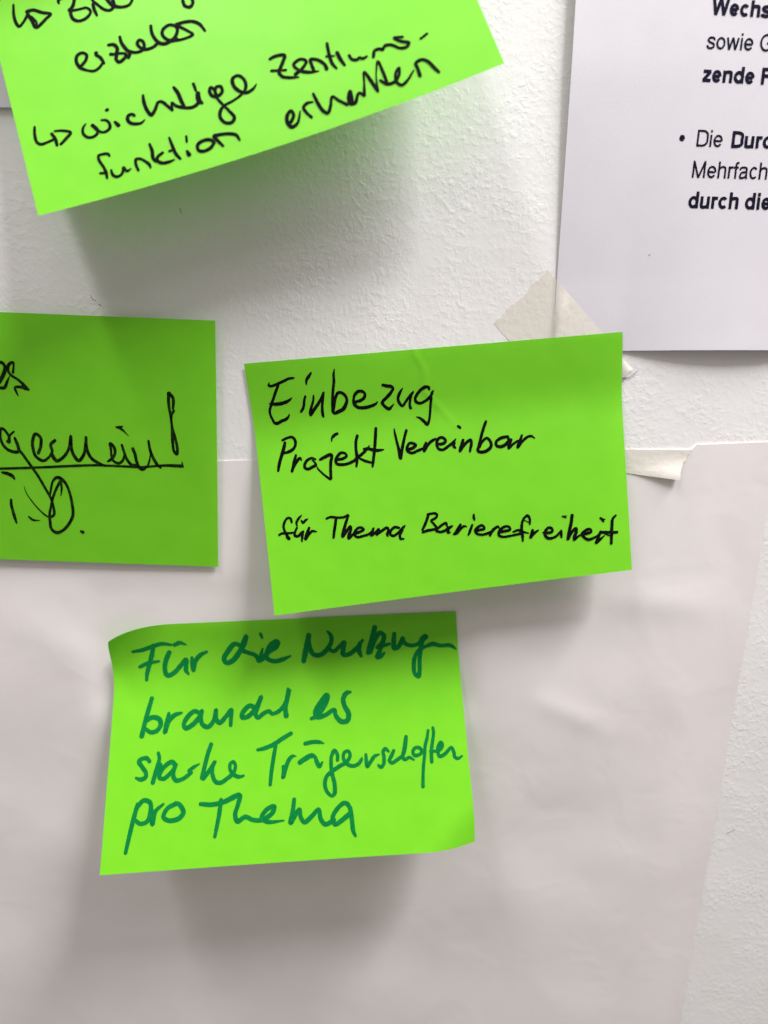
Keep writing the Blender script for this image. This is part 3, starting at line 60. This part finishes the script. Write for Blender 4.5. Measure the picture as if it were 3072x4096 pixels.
"117.36,116.69,1.12 117.5,122.48,1.12 | 117.43,118.81,1.12 117.4,119.16,1.12 117.31,119.49,1.12 117.16,119.8,1.12 116.96,120.05,1.12 116.71,120.24,1.12 116.43,120.37,1.12 116.14,120.41,1.12 115.84,120.38,1.12 115.56,120.27,1.12 115.3,120.09,1.12 115.09,119.85,1.12 114.92,119.56,1.12 114.81,119.23,1.12 114.77,118.88,1.12 114.79,118.52,1.12 114.88,118.19,1.12 115.03,117.89,1.12 115.24,117.63,1.12 115.49,117.44,1.12 115.76,117.31,1.12 116.06,117.26,1.12 116.36,117.3,1.12 116.64,117.41,1.12 116.9,117.59,1.12 117.11,117.83,1.12 117.28,118.13,1.12 117.39,118.46,1.12 117.43,118.81,1.12 | 121.61,120.79,1.12 121.52,116.58,1.12 | 121.56,118.37,1.12 121.33,117.56,1.12 120.46,117.14,1.12 119.9,117.13,1.12 119.25,117.21,1.12 119.13,118.1,1.12 119.16,119.24,1.12 119.2,120.85,1.12 | 123.33,116.54,1.12 123.42,120.75,1.12 | 123.38,118.98,1.12 123.57,119.86,1.12 124.03,120.14,1.12 125.12,120.1,1.12 | 128.12,119.61,1.12 127.95,119.83,1.12 127.74,119.99,1.12 127.51,120.1,1.12 127.26,120.15,1.12 127.02,120.13,1.12 126.78,120.06,1.12 126.56,119.92,1.12 126.36,119.73,1.12 126.2,119.49,1.12 126.08,119.22,1.12 126,118.92,1.12 125.97,118.6,1.12 125.98,118.29,1.12 126.05,117.98,1.12 126.17,117.7,1.12 126.32,117.46,1.12 126.51,117.26,1.12 126.73,117.11,1.12 126.96,117.02,1.12 127.21,117,1.12 127.45,117.03,1.12 127.69,117.13,1.12 127.9,117.29,1.12 128.09,117.5,1.12 | 129.89,116.39,1.12 129.98,122.19,1.12 | 129.93,118.83,1.12 130.15,119.63,1.12 131.02,120.05,1.12 131.58,120.06,1.12 132.24,119.99,1.12 132.36,119.1,1.12 132.35,117.97,1.12 132.32,116.34,1.12 | 138.6,116.21,1.12 138.65,122.02,1.12 | 138.64,118.34,1.12 138.61,118.69,1.12 138.51,119.03,1.12 138.36,119.33,1.12 138.14,119.59,1.12 137.89,119.78,1.12 137.61,119.9,1.12 137.31,119.95,1.12 137.01,119.91,1.12 136.73,119.8,1.12 136.47,119.62,1.12 136.26,119.37,1.12 136.09,119.08,1.12 135.99,118.74,1.12 135.95,118.39,1.12 135.98,118.04,1.12 136.08,117.7,1.12 136.23,117.4,1.12 136.44,117.15,1.12 136.7,116.95,1.12 136.98,116.83,1.12 137.28,116.79,1.12 137.58,116.82,1.12 137.86,116.93,1.12 138.12,117.12,1.12 138.34,117.36,1.12 138.5,117.66,1.12 138.6,117.99,1.12 138.64,118.34,1.12 | 140.42,116.18,1.12 140.45,120.4,1.12 | 140.45,120.73,1.12 140.46,121.99,1.12 | 142.17,118.24,1.12 144.54,118.2,1.12 | 144.54,118.24,1.12 144.51,118.58,1.12 144.43,118.91,1.12 144.3,119.21,1.12 144.12,119.46,1.12 143.91,119.65,1.12 143.67,119.78,1.12 143.41,119.84,1.12 143.16,119.82,1.12 142.91,119.73,1.12 142.68,119.56,1.12 142.49,119.34,1.12 142.33,119.07,1.12 142.23,118.75,1.12 142.18,118.42,1.12 142.18,118.07,1.12 142.24,117.74,1.12 142.35,117.43,1.12 142.51,117.16,1.12 142.71,116.94,1.12 142.94,116.78,1.12 143.19,116.69,1.12 143.45,116.68,1.12 143.71,116.74,1.12 143.94,116.88,1.12 144.15,117.08,1.12 144.32,117.34,1.12"
]
]
BULLET = [109.52, 140.39, 1.05]
CAM = [-0.0, -0.220015, 0.044389]
PITCH = 0.19908189889218547
LENS = 18.71609403254973

# ------------------------------------------------------------------ camera, world, lamps, exposure
scene = bpy.context.scene
MM = 0.001
cam = bpy.data.cameras.new('camera')
cam.sensor_fit = 'VERTICAL'; cam.sensor_height = 36; cam.sensor_width = 27
cam.lens = LENS
cam.clip_start = 0.01; cam.clip_end = 50
cam.dof.use_dof = True
cam.dof.focus_distance = 0.211
cam.dof.aperture_fstop = 5.2
cam_ob = bpy.data.objects.new('camera', cam)
cam_ob.location = CAM
cam_ob.rotation_euler = (math.pi/2 - PITCH, 0, 0)
scene.collection.objects.link(cam_ob)
scene.camera = cam_ob

world = bpy.data.worlds.new('World'); scene.world = world
world.use_nodes = True
bg = world.node_tree.nodes['Background']
bg.inputs['Color'].default_value = (1.0, 0.90, 0.84, 1)
bg.inputs['Strength'].default_value = 0.30

def area_lamp(name, loc, target, sx, sy, watts, col):
    l = bpy.data.lights.new(name, 'AREA'); l.shape = 'RECTANGLE'; l.size = sx; l.size_y = sy
    l.energy = watts; l.color = col
    o = bpy.data.objects.new(name, l); o.location = loc
    o.rotation_euler = (Vector(target) - Vector(loc)).to_track_quat('-Z', 'Y').to_euler()
    scene.collection.objects.link(o)
    return o
area_lamp('ceiling_lamp_left', (-0.46, -0.175, 1.16), (0.0, -0.05, 0.0), 0.85, 0.12, 17, (1.0, 0.975, 0.985))
area_lamp('ceiling_lamp_right', (0.62, -0.185, 1.16), (0.02, -0.05, 0.0), 0.85, 0.12, 52, (1.0, 0.975, 0.985))
area_lamp('room_fill_lamp', (0.35, -1.5, 1.9), (0, 0, 0), 1.2, 0.6, 5, (1.0, 0.98, 0.97))  # unseen lamp added as weak fill from the front

vs = scene.view_settings
vs.view_transform = 'Standard'; vs.look = 'None'; vs.exposure = 0; vs.gamma = 1
vs.use_curve_mapping = False

# ------------------------------------------------------------------ helpers
C = scene.collection.objects
def tag(o, label=None, cat=None, group=None, kind=None):
    if label: o['label'] = label
    if cat: o['category'] = cat
    if group: o['group'] = group
    if kind: o['kind'] = kind
    return o
def mesh_obj(name, V, Fc, mat, parent=None, smooth=True, uv=None):
    me = bpy.data.meshes.new(name)
    me.from_pydata([tuple(v) for v in V], [], Fc)
    me.materials.append(mat)
    if smooth:
        me.polygons.foreach_set('use_smooth', [True]*len(me.polygons))
    if uv is not None:
        lay = me.uv_layers.new(name='UVMap')
        for l in me.loops: lay.data[l.index].uv = uv[l.vertex_index]
    me.update()
    o = bpy.data.objects.new(name, me); C.link(o)
    if parent: o.parent = parent
    return o
def grid_faces(nu, nv, off=0, flip=False):
    f = []
    for j in range(nv-1):
        for i in range(nu-1):
            a = off + j*nu + i
            q = (a, a+nu, a+nu+1, a+1)
            f.append(q[::-1] if flip else q)
    return f
def slab(P, Nn, nu, nv, th):
    """closed thin sheet from a grid of front points P and normals Nn"""
    V = list(P) + [p - n*th for p, n in zip(P, Nn)]
    n = nu*nv
    Fc = grid_faces(nu, nv) + grid_faces(nu, nv, n, True)
    rim = [i for i in range(nu)] + [j*nu+nu-1 for j in range(1, nv)] + [(nv-1)*nu+i for i in range(nu-2, -1, -1)] + [j*nu for j in range(nv-2, 0, -1)]
    m = len(V); k = len(rim)
    V += [V[i] for i in rim] + [V[i+n] for i in rim]
    for i in range(k):
        j = (i+1) % k
        Fc.append((m+i, m+j, m+k+j, m+k+i))
    return V, Fc
def catmull(P, step=0.35):
    """smooth resampling of pen points (x, y, w)"""
    P = np.array(P, float)
    if len(P) == 1: P = np.vstack([P, P + [0.05, 0.05, 0]])
    Q = np.vstack([2*P[0]-P[1], P, 2*P[-1]-P[-2]])
    out = []
    for i in range(1, len(Q)-2):
        p0, p1, p2, p3 = Q[i-1:i+3]
        L = np.hypot(*(p2-p1)[:2]); n = int(min(14, max(2, math.ceil(L/step))))
        t0 = 0; 
        d = lambda a, b: max(1e-4, np.hypot(*(b-a)[:2]))**0.5
        t1 = t0 + d(p0, p1); t2 = t1 + d(p1, p2); t3 = t2 + d(p2, p3)
        for k in range(n):
            t = t1 + (t2-t1)*k/n
            A1 = (t1-t)/(t1-t0)*p0 + (t-t0)/(t1-t0)*p1
            A2 = (t2-t)/(t2-t1)*p1 + (t-t1)/(t2-t1)*p2
            A3 = (t3-t)/(t3-t2)*p2 + (t-t2)/(t3-t2)*p3
            B1 = (t2-t)/(t2-t0)*A1 + (t-t0)/(t2-t0)*A2
            B2 = (t3-t)/(t3-t1)*A2 + (t-t1)/(t3-t1)*A3
            out.append((t2-t)/(t2-t1)*B1 + (t-t1)/(t2-t1)*B2)
    out.append(P[-1])
    return np.array(out)
def ribbon(pts, rng, flat=False, lift0=0.0):
    """2-D outline of one pen stroke -> list of (x, y, lift) verts and faces"""
    R = catmull(pts) if not flat else np.array(pts, float)
    n = len(R)
    d = np.zeros((n, 2)); d[1:-1] = R[2:, :2]-R[:-2, :2]; d[0] = R[1, :2]-R[0, :2]; d[-1] = R[-1, :2]-R[-2, :2]
    l = np.hypot(d[:, 0], d[:, 1]); l[l < 1e-6] = 1; d /= l[:, None]
    nr = np.stack([-d[:, 1], d[:, 0]], 1)
    w = np.maximum(R[:, 2]*(1 if flat else 1.12), .12)/2
    if not flat:
        j = np.array([noise.noise(Vector((x*1.7, y*1.7, lift0*900))) for x, y, _ in R])
        w = w*(1 + .10*j)
    V, Fc = [], []
    for i in range(n):
        z = lift0 + i*2e-5
        a = R[i, :2]+nr[i]*w[i]; b = R[i, :2]-nr[i]*w[i]
        V += [(a[0], a[1], z), (b[0], b[1], z)]
        if i: Fc.append((2*i-2, 2*i-1, 2*i+1, 2*i))
    if not flat:
        for e, sgn, ia, ib in ((0, -1, 0, 1), (n-1, 1, 2*n-1, 2*n-2)):
            c = R[e, :2]; idx = [ia]
            s0 = len(V); k0 = 5
            for k in range(1, k0):
                t = math.pi*k/k0
                v0 = (np.array(V[ia][:2])-c)
                p = c + v0*math.cos(t) + d[e]*sgn*w[e]*math.sin(t)*.9
                V.append((p[0], p[1], V[ia][2])); idx.append(s0+k-1)
            idx.append(ib)
            Fc.append(tuple(idx))
    return V, Fc
def parse(s): return [[tuple(float(a) for a in p.split(',')) for p in st.split()] for st in s.split(' | ')]

# ------------------------------------------------------------------ materials
def new_mat(name):
    m = bpy.data.materials.new(name); m.use_nodes = True
    nt = m.node_tree; b = nt.nodes['Principled BSDF']
    return m, nt, b
def N(nt, t, **kw):
    n = nt.nodes.new(t)
    for k, v in kw.items():
        if k in n.inputs: n.inputs[k].default_value = v
        else: setattr(n, k, v)
    return n
def coord(nt, scale=(1, 1, 1), rot=(0, 0, 0), out='Object'):
    tc = N(nt, 'ShaderNodeTexCoord'); mp = N(nt, 'ShaderNodeMapping')
    mp.inputs['Scale'].default_value = scale; mp.inputs['Rotation'].default_value = rot
    nt.links.new(tc.outputs[out], mp.inputs['Vector'])
    return mp.outputs['Vector']
def noise_n(nt, vec, scale, detail=2, rough=.5, dist=0.0):
    n = N(nt, 'ShaderNodeTexNoise', Scale=scale, Detail=detail, Roughness=rough, Distortion=dist)
    nt.links.new(vec, n.inputs['Vector'])
    return n.outputs['Fac']
def ramp(nt, fac, stops):
    r = N(nt, 'ShaderNodeValToRGB'); el = r.color_ramp.elements
    while len(el) < len(stops): el.new(.5)
    for e, (p, c) in zip(el, stops):
        e.position = p; e.color = c if len(c) == 4 else (*c, 1)
    nt.links.new(fac, r.inputs['Fac'])
    return r.outputs['Color']
def bump(nt, h, strength, dist, normal=None):
    b = N(nt, 'ShaderNodeBump', Strength=strength, Distance=dist)
    nt.links.new(h, b.inputs['Height'])
    if normal: nt.links.new(normal, b.inputs['Normal'])
    return b.outputs['Normal']
def math_n(nt, op, a, b):
    m = N(nt, 'ShaderNodeMath', operation=op)
    for i, x in enumerate((a, b)):
        if isinstance(x, (int, float)): m.inputs[i].default_value = x
        else: nt.links.new(x, m.inputs[i])
    return m.outputs[0]

def wall_material():
    m, nt, b = new_mat('painted_plaster')
    v = coord(nt)
    big = noise_n(nt, v, 130, 2, .5, .15)
    lumps = ramp(nt, noise_n(nt, v, 420, 2.5, .55, .25), [(.46, (0, 0, 0)), (.60, (.6,)*3), (.74, (1, 1, 1))])
    fine = noise_n(nt, v, 1500, 2, .5)
    h = math_n(nt, 'ADD', math_n(nt, 'MULTIPLY', lumps, .55), math_n(nt, 'MULTIPLY', big, .9))
    h = math_n(nt, 'ADD', h, math_n(nt, 'MULTIPLY', fine, .06))
    mask = ramp(nt, noise_n(nt, v, 45, 2, .5), [(.35, (.25,)*3), (.65, (1, 1, 1))])
    h = math_n(nt, 'MULTIPLY', h, mask)
    nt.links.new(bump(nt, h, .31, .0005), b.inputs['Normal'])
    col = ramp(nt, noise_n(nt, v, 25, 3), [(.3, (.78, .775, .765)), (.7, (.82, .815, .81))])
    nt.links.new(col, b.inputs['Base Color'])
    b.inputs['Roughness'].default_value = .62
    b.inputs['Specular IOR Level'].default_value = .3
    return m
def paper_material(name, c0, c1, rough=.6, fine=900, fd=.00004, big=0, bd=0):
    m, nt, b = new_mat(name)
    v = coord(nt)
    nt.links.new(ramp(nt, noise_n(nt, v, 60, 4, .6), [(.3, c0), (.7, c1)]), b.inputs['Base Color'])
    nm = bump(nt, noise_n(nt, v, fine, 3, .6), .5, fd)
    if big: nm = bump(nt, noise_n(nt, v, big, 2, .5, .8), .6, bd, nm)
    nt.links.new(nm, b.inputs['Normal'])
    b.inputs['Roughness'].default_value = rough
    b.inputs['Specular IOR Level'].default_value = .3
    return m
def note_material():
    m, nt, b = new_mat('fluorescent_green_paper')
    v = coord(nt, out='UV')
    fib = noise_n(nt, coord(nt, (1, 3.2, 1), out='UV'), 260, 4, .65)
    cl = noise_n(nt, v, 9, 3, .5)
    f = math_n(nt, 'ADD', math_n(nt, 'MULTIPLY', fib, .6), math_n(nt, 'MULTIPLY', cl, .4))
    c = ramp(nt, f, [(.32, (.155, .565, .014)), (.68, (.190, .615, .022))])
    nt.links.new(c, b.inputs['Base Color'])
    b.inputs['Roughness'].default_value = .52
    b.inputs['Specular IOR Level'].default_value = .24
    nm = bump(nt, fib, .35, .00006)
    nm = bump(nt, noise_n(nt, v, 5, 1.5, .5), .3, .0005, nm)
    nt.links.new(nm, b.inputs['Normal'])
    tr = N(nt, 'ShaderNodeBsdfTranslucent'); nt.links.new(c, tr.inputs['Color'])
    mx = N(nt, 'ShaderNodeMixShader'); mx.inputs[0].default_value = .14
    nt.links.new(b.outputs[0], mx.inputs[1]); nt.links.new(tr.outputs[0], mx.inputs[2])
    nt.links.new(mx.outputs[0], nt.nodes['Material Output'].inputs['Surface'])
    return m
def ink_material(name, col, col2, rough=.45, dry=.0):
    m, nt, b = new_mat(name)
    v = coord(nt)
    nt.links.new(ramp(nt, noise_n(nt, v, 700, 3, .7), [(.42-dry*.1, col), (.75-dry*.12, col2)]), b.inputs['Base Color'])
    b.inputs['Roughness'].default_value = rough+.25
    b.inputs['Specular IOR Level'].default_value = .03
    return m
M_wall = wall_material()
M_print = paper_material('white_copier_paper', (.615, .600, .640), (.640, .625, .665), .6)
M_sheet = paper_material('thin_flipchart_paper', (.765, .730, .72), (.79, .755, .745), .5, 1100, .00002, 38, .0004)
M_tape = paper_material('cream_masking_tape', (.80, .77, .70), (.84, .81, .74), .5, 1600, .00012)
def thin_tape(m):
    nt = m.node_tree; b = nt.nodes['Principled BSDF']
    v = coord(nt)
    nm = bump(nt, noise_n(nt, v, 420, 2.5, .55, .25), .35, .0003)
    nm = bump(nt, noise_n(nt, coord(nt, (1, 1, .35), (0, .8, 0)), 700, 2, .5), .3, .00012, nm)
    nt.links.new(nm, b.inputs['Normal'])
    tr = N(nt, 'ShaderNodeBsdfTransparent')
    mx = N(nt, 'ShaderNodeMixShader'); mx.inputs[0].default_value = .16
    nt.links.new(b.outputs[0], mx.inputs[1]); nt.links.new(tr.outputs[0], mx.inputs[2])
    nt.links.new(mx.outputs[0], nt.nodes['Material Output'].inputs['Surface'])
thin_tape(M_tape)
M_note = note_material()
M_black = ink_material('black_marker_ink', (.002, .002, .003), (.006, .008, .007))
M_black_dry = ink_material('black_worn_marker_ink', (.002, .002, .002), (.014, .045, .006), .5, .25)
M_green = ink_material('green_marker_ink', (.002, .150, .030), (.004, .195, .040))
M_toner = ink_material('printer_toner', (.008, .007, .022), (.012, .010, .028), .5)
M_dirt = ink_material('grey_dirt', (.10, .095, .09), (.16, .15, .14), .8)
M_hair = ink_material('dark_hair', (.03, .02, .015), (.05, .035, .025), .5)

# ------------------------------------------------------------------ the wall
V = []; nx = nz = 2
T = 0.12
x0, x1, z0, z1 = -.9, .9, -.9, .8
V = [(x0, 0, z0), (x1, 0, z0), (x1, 0, z1), (x0, 0, z1), (x0, T, z0), (x1, T, z0), (x1, T, z1), (x0, T, z1)]
Fc = [(0, 1, 2, 3), (5, 4, 7, 6), (4, 0, 3, 7), (1, 5, 6, 2), (3, 2, 6, 7), (4, 5, 1, 0)]
wall = mesh_obj('wall', V, Fc, M_wall, smooth=False)
tag(wall, 'white painted wall with rough roller plaster behind all the notes', 'wall', kind='structure')

# ------------------------------------------------------------------ large thin sheet on the lower wall
def sstep(t): t = min(max(t, 0.), 1.); return t*t*(3-2*t)
def sheet_out(X, Z):
    """distance of the flipchart sheet from the wall, mm"""
    o = .50
    n1 = noise.noise(Vector((X*.012, Z*.016, 3.1))); n2 = noise.noise(Vector((X*.035, Z*.03, 9.7)))
    free = sstep((10-Z)/90)
    o += free*(1.3 + 1.1*n1 + .22*n2)
    # creases seen right of the lower note
    def crease(ax, az, bx, bz, h, w):
        dx, dz = bx-ax, bz-az; L2 = dx*dx+dz*dz
        t = ((X-ax)*dx+(Z-az)*dz)/L2; t = min(max(t, 0), 1)
        d = math.hypot(X-ax-t*dx, Z-az-t*dz)
        return .7*h*math.exp(-(d/w)**2)*math.sin(math.pi*min(max(t, .02), .98))
    o += crease(62, -82, 108, -104, .55, 5)
    o += crease(80, -35, 160, -45, .6, 7)
    o += crease(110, -60, 158, -120, .4, 9)
    o += crease(-170, -40, -120, -75, .8, 10)
    o += crease(-165, -150, -110, -200, .8, 14)
    o += crease(-60, -190, 40, -215, .7, 16)
    o += crease(70, -150, 150, -190, .5, 14)
    o *= .35 + .65*sstep((158-X)/30) if X > 120 else 1
    if -135 < X < 45 and -100 < Z < -25:     # pressed flat where the lower note sticks
        k = sstep((X+135)/12)*sstep((45-X)/12)*sstep((Z+100)/18)*sstep((-25-Z)/12)
        o = o*(1-k) + (.50+.12*n2)*k
    return max(o, .42)
def sheet_edge_x(Z): return 161.4 + (Z+4.6)*(7.3/268.6) + .25*noise.noise(Vector((0, Z*.05, 1)))
def sheet_top_z(X):
    if X < 60: return 21.7 + (X+60)*.014 + .2*noise.noise(Vector((X*.08, 0, 2)))
    if X < 126.2: return 26.1 + (X-99)*.0 + .15*noise.noise(Vector((X*.2, 0, 2)))
    return 26.1 + 2.1*sstep((X-126.2)/1.2) + (X-126.4)*.04 + .25*noise.noise(Vector((X*.35, 0, 5)))
nu, nv = 150, 170
P = []; 
for j in range(nv):
    for i in range(nu):
        s = i/(nu-1); t = j/(nv-1)
        xr = sheet_edge_x(0)
        X = -420 + (xr+420)*(1-(1-s)**1.7)
        zt = sheet_top_z(X)
        Z = zt + (-620-zt)*t**1.25
        X = -420 + (sheet_edge_x(Z)+420)*(1-(1-s)**1.7)
        P.append(np.array((X, -sheet_out(X, Z), Z))*MM)
Nn = [np.array((0, -1., 0))]*len(P)
V, Fc = slab(P, Nn, nu, nv, .38*MM)
sheet = mesh_obj('flipchart_sheet', V, Fc, M_sheet)
tag(sheet, 'big thin off-white paper sheet with soft wrinkles covering the lower wall', 'paper sheet')

# ------------------------------------------------------------------ printed page, upper right
def bow(X, Z):
    a = 2.6*math.sin(math.pi*min(max((X-94)/84, 0), 1))*math.exp(-max(0, Z-65.5)/45)
    b = 2.2*math.exp(-max(0, X-67)/30)*min(max((Z-92)/70, 0), 1)
    return .45 + a + b
nu, nv = 70, 60
P = []
for j in range(nv):
    for i in range(nu):
        X = 66.9 + 210*(i/(nu-1))**1.3; Z = 65.3 + 297*(1-j/(nv-1))**1.5
        P.append(np.array((X, -bow(X, Z), Z))*MM)
V, Fc = slab(P, [np.array((0, -1., 0))]*len(P), nu, nv, .1*MM)
page = mesh_obj('printed_page', V, Fc, M_print)
tag(page, 'white printed page with black German text, taped at upper right', 'printed page')
def print_line(name, strokes, parent, mat):
    V, Fc = [], []
    for k, st in enumerate(strokes):
        pts = st
        if len(st) > 2:
            pts = [tuple(p) for p in catmull(st, .3)]
        v, f = ribbon(pts, None, True, k*.0012)
        o = len(V)
        V += [((x)*MM, -(bow(x, z)+.06+l)*MM, z*MM) for x, z, l in v]
        Fc += [tuple(i+o for i in q) for q in f]
    return mesh_obj(name, V, Fc, mat, parent, smooth=False)
for s, st in PRINT:
    print_line('text_line', parse(st), page, M_toner)
bx, bz, br = BULLET
print_line('bullet_point', [[(bx-br, bz, .01), (bx-br*.7, bz, br*1.43), (bx-br*.35, bz, br*1.87), (bx, bz, br*2), (bx+br*.35, bz, br*1.87), (bx+br*.7, bz, br*1.43), (bx+br, bz, .01)]], page, M_toner)

# page at upper left, mostly behind the upper note
nu, nv = 30, 30
P = []
for j in range(nv):
    for i in range(nu):
        X = -330 + 210*i/(nu-1); Z = 150.4 + 297*(1-j/(nv-1))**1.4
        o = .5 + 1.3*math.exp(-(Z-150.4)/60)*math.sin(math.pi*i/(nu-1))**.6
        P.append(np.array((X, -o, Z))*MM)
V, Fc = slab(P, [np.array((0, -1., 0))]*len(P), nu, nv, .1*MM)
page2 = mesh_obj('paper_page', V, Fc, M_print)
tag(page2, 'blank white page corner at the left edge, half hidden by the tilted upper note', 'paper page')

# ------------------------------------------------------------------ masking tape
def tape(name, A, B, width, label, out_fn, seed, torn=(1, 1), tear=1.6, curve=(0, 0), taper=0.0):
    """A->B: centre line on the wall (mm)"""
    A = np.array(A, float); B = np.array(B, float); d = B-A; L = np.hypot(*d); d /= L
    n = np.array((-d[1], d[0]))
    nu, nv = 60, 34
    P = []
    for j in range(nv):
        t = j/(nv-1)*2-1
        e0 = torn[0]*tear*(noise.noise(Vector((t*3.1, seed, 0))) + .6*noise.noise(Vector((t*9.3, seed, 4)))) + curve[0]*t*t
        e1 = torn[1]*tear*(noise.noise(Vector((t*3.7, seed, 8))) + .6*noise.noise(Vector((t*8.3, seed, 2)))) + curve[1]*t - .5*abs(curve[1])*(1-t*t)
        for i in range(nu):
            s = i/(nu-1)
            q = A + d*(e0 + s*(L+e1-e0)) + n*(t*width/2*(1-taper*(1-s) if t < 0 else 1) + .12*noise.noise(Vector((s*6, t*2, seed))))
            P.append(np.array((q[0], -out_fn(q[0], q[1], s, t), q[1]))*MM)
    # orient: front faces the room
    P2 = []
    for j in range(nv): P2 += P[(nv-1-j)*nu:(nv-j)*nu]
    V, Fc = slab(P2, [np.array((0, -1., 0))]*len(P2), nu, nv, .03*MM)
    o = mesh_obj(name, V, Fc, M_tape)
    tag(o, label, 'tape', 'pieces of masking tape')
    return o
def tape1_out(X, Z, s, t):
    over = sstep((X-66.0)/1.6)*sstep((Z-64.2)/1.8)
    o = .07 + over*(bow(X, Z)-.02)
    # a small fold where it steps up onto the page
    o += .5*math.exp(-((X-68-.25*(Z-75))/1.6)**2)*math.exp(-((Z-79)/7)**2)
    if s > .86: o += .8*(s-.86)/.14*(.5+.5*math.sin(t*9))
    return min(o, 1.9) if Z > 62 else min(o, .9)
tape('masking_tape', (53.2, 85.5), (88.8, 48.9), 28.0, 'cream masking tape strip torn at its ends, holding the printed page corner', tape1_out, 1.3, (1, 1.6), 1.1)
def tape2_out(X, Z, s, t):
    lift = sstep((s-.35)/.65)*sstep((.9-t)/1.9)
    return .66 + 1.5*lift**1.6
tape('masking_tape', (84.0, 20.2), (124.4, 20.0), 12.4, 'cream masking tape piece on the top edge of the big sheet, lower corner peeling', tape2_out, 5.7, (0, .6), .6, (0, 2.4), .75)

# ------------------------------------------------------------------ sticky notes
def note_surface(k):
    p = NOTE[k]
    W, H = p['W'], p['H']
    def S(u, v):
        u = np.asarray(u, float); v = np.asarray(v, float)
        t = u/W
        a = p['aL']*(1-t)*(1-2*t) + p['aM']*4*t*(1-t) + p['aR']*t*(2*t-1)
        x = np.zeros_like(u); o = np.zeros_like(u)
        for i in range(60):
            sv = v*(i+.5)/60
            q = np.clip((sv-p['v0'])/(p['v1']-p['v0']), 0, 1); q = q*q*(3-2*q)
            al = np.radians(a*q)
            x = x + np.cos(al)*v/60; o = o + np.sin(al)*v/60
        uu = u + p['tw']*(v/H)*(t-.5)
        for (cu, cv, r, A, B) in p['curls']:
            q = np.clip(1-(np.abs(u-cu)+np.abs(v-cv))/(1.414*r), 0, 1)
            o = o + A*q*q*(1.5-.5*q)
            uu = uu + (1 if cu < W/2 else -1)*B*q**3
            x = x + (1 if cv < H/2 else -1)*B*q**3
        x = x*(1+p['hw']*(t-.5))
        if k == 'main':            # the thin crease running down from the top edge
            cl = np.interp(v, [0, 8, 16, 26, 34], [67, 71, 70.5, 78, 84])
            o = o + .22*np.exp(-((u-cl)/.7)**2)*np.clip((36-v)/14, 0, 1)
        if k == 'left': o = o + 2.6*(1-v/H)        # off the wall a little; top tipped out further to dim its face
        r_, s_ = p['rot'], p['rot']+p['sk']
        ex = np.array((math.cos(r_), 0, math.sin(r_))); ed = np.array((math.sin(s_), 0, -math.cos(s_)))
        return np.array((p['x0'], 0, p['z0'])) + uu[..., None]*ex + x[..., None]*ed + (o+p['base'])[..., None]*np.array((0, -1., 0))
    return S, W, H
def make_note(k, label, ink):
    S, W, H = note_surface(k)
    nu, nv = 121, 81
    U, Vv = np.meshgrid(np.linspace(0, W, nu), np.linspace(0, H, nv))
    P = S(U, Vv)*MM
    org = P[0, 0].copy()
    P = P - org
    o = mesh_obj('sticky_note', P.reshape(-1, 3), grid_faces(nu, nv), M_note, uv=np.stack([U.ravel()/W*1.5, 1-Vv.ravel()/H], 1))
    o.location = org
    tag(o, label, 'sticky note', 'green sticky notes with handwriting')
    e = .05
    c = 0
    for line in sorted(INK[k]):
        V, Fc = [], []
        for st in parse(INK[k][line]):
            v, f = ribbon(st, None, False, c*.0012); c += 1
            a = np.array(v)
            uu = np.clip(a[:, 0], .05, W-.05); vv = np.clip(a[:, 1], .05, H-.05)
            Q = S(uu, vv)
            nrm = np.cross(S(uu, vv+e)-Q, S(uu+e, vv)-Q); nrm /= np.linalg.norm(nrm, axis=1)[:, None]
            if nrm[:, 1].mean() > 0: nrm = -nrm
            Q = (Q + nrm*(.05 + a[:, 2:3]))*MM - org
            b = len(V); V += list(Q); Fc += [tuple(i+b for i in q) for q in f]
        mesh_obj('handwritten_line', V, Fc, ink, o, smooth=False)
    return o
make_note('up', 'tilted green sticky note at the top, black writing ending in erhalten', M_black)
make_note('left', 'darker flat green sticky note cut by the left edge, underlined black writing', M_black_dry)
make_note('main', 'green sticky note in the middle reading Einbezug Projekt Vereinbar in black', M_black)
make_note('low', 'lowest green sticky note, written in dark green marker, corners curling', M_green)

# ------------------------------------------------------------------ small marks
def squiggle(name, pts, w, label, cat, mat):
    V, Fc = [], []
    R = catmull([(a, b, w) for a, b in pts], .3)
    for i, (x, z, ww) in enumerate(R):
        for q in range(6):
            an = q*math.pi/3
            V.append((x*MM, -(.35 + w*.5*math.cos(an))*MM, (z + w*.5*math.sin(an))*MM))
        if i:
            for q in range(6): Fc.append((6*i-6+q, 6*i-6+(q+1) % 6, 6*i+(q+1) % 6, 6*i+q))
    o = mesh_obj(name, V, Fc, mat)
    tag(o, label, cat)
    return o
squiggle('hair', [(94.5, 52.5), (96.5, 54.5), (99, 55.6), (101.3, 57.6)], .16, 'short dark hair stuck beside the right edge of the middle note', 'hair', M_hair)
for k, pts in enumerate([[(-114.3, 86.1), (-113.7, 84.7), (-112.5, 84.2)], [(-111.5, 82.9), (-110.5, 82.2)], [(-77.3, 117.1), (-76.7, 115.5)], [(164.6, -157.6), (166.2, -156.6), (168.3, -155.3)]]):
    V, Fc = ribbon([(a, b, .2) for a, b in pts], None)
    mesh_obj('scuff_mark', [(x*MM, -.02*MM, z*MM) for x, z, _ in V], Fc, M_dirt, wall, smooth=False)
for pts in [[(101.2, 100.2), (101.8, 100.7)]]:
    V, Fc = ribbon([(a, b, .2) for a, b in pts], None)
    mesh_obj('dirt_speck', [(x*MM, -(bow(x, z)+.03)*MM, z*MM) for x, z, _ in V], Fc, M_dirt, page, smooth=False)
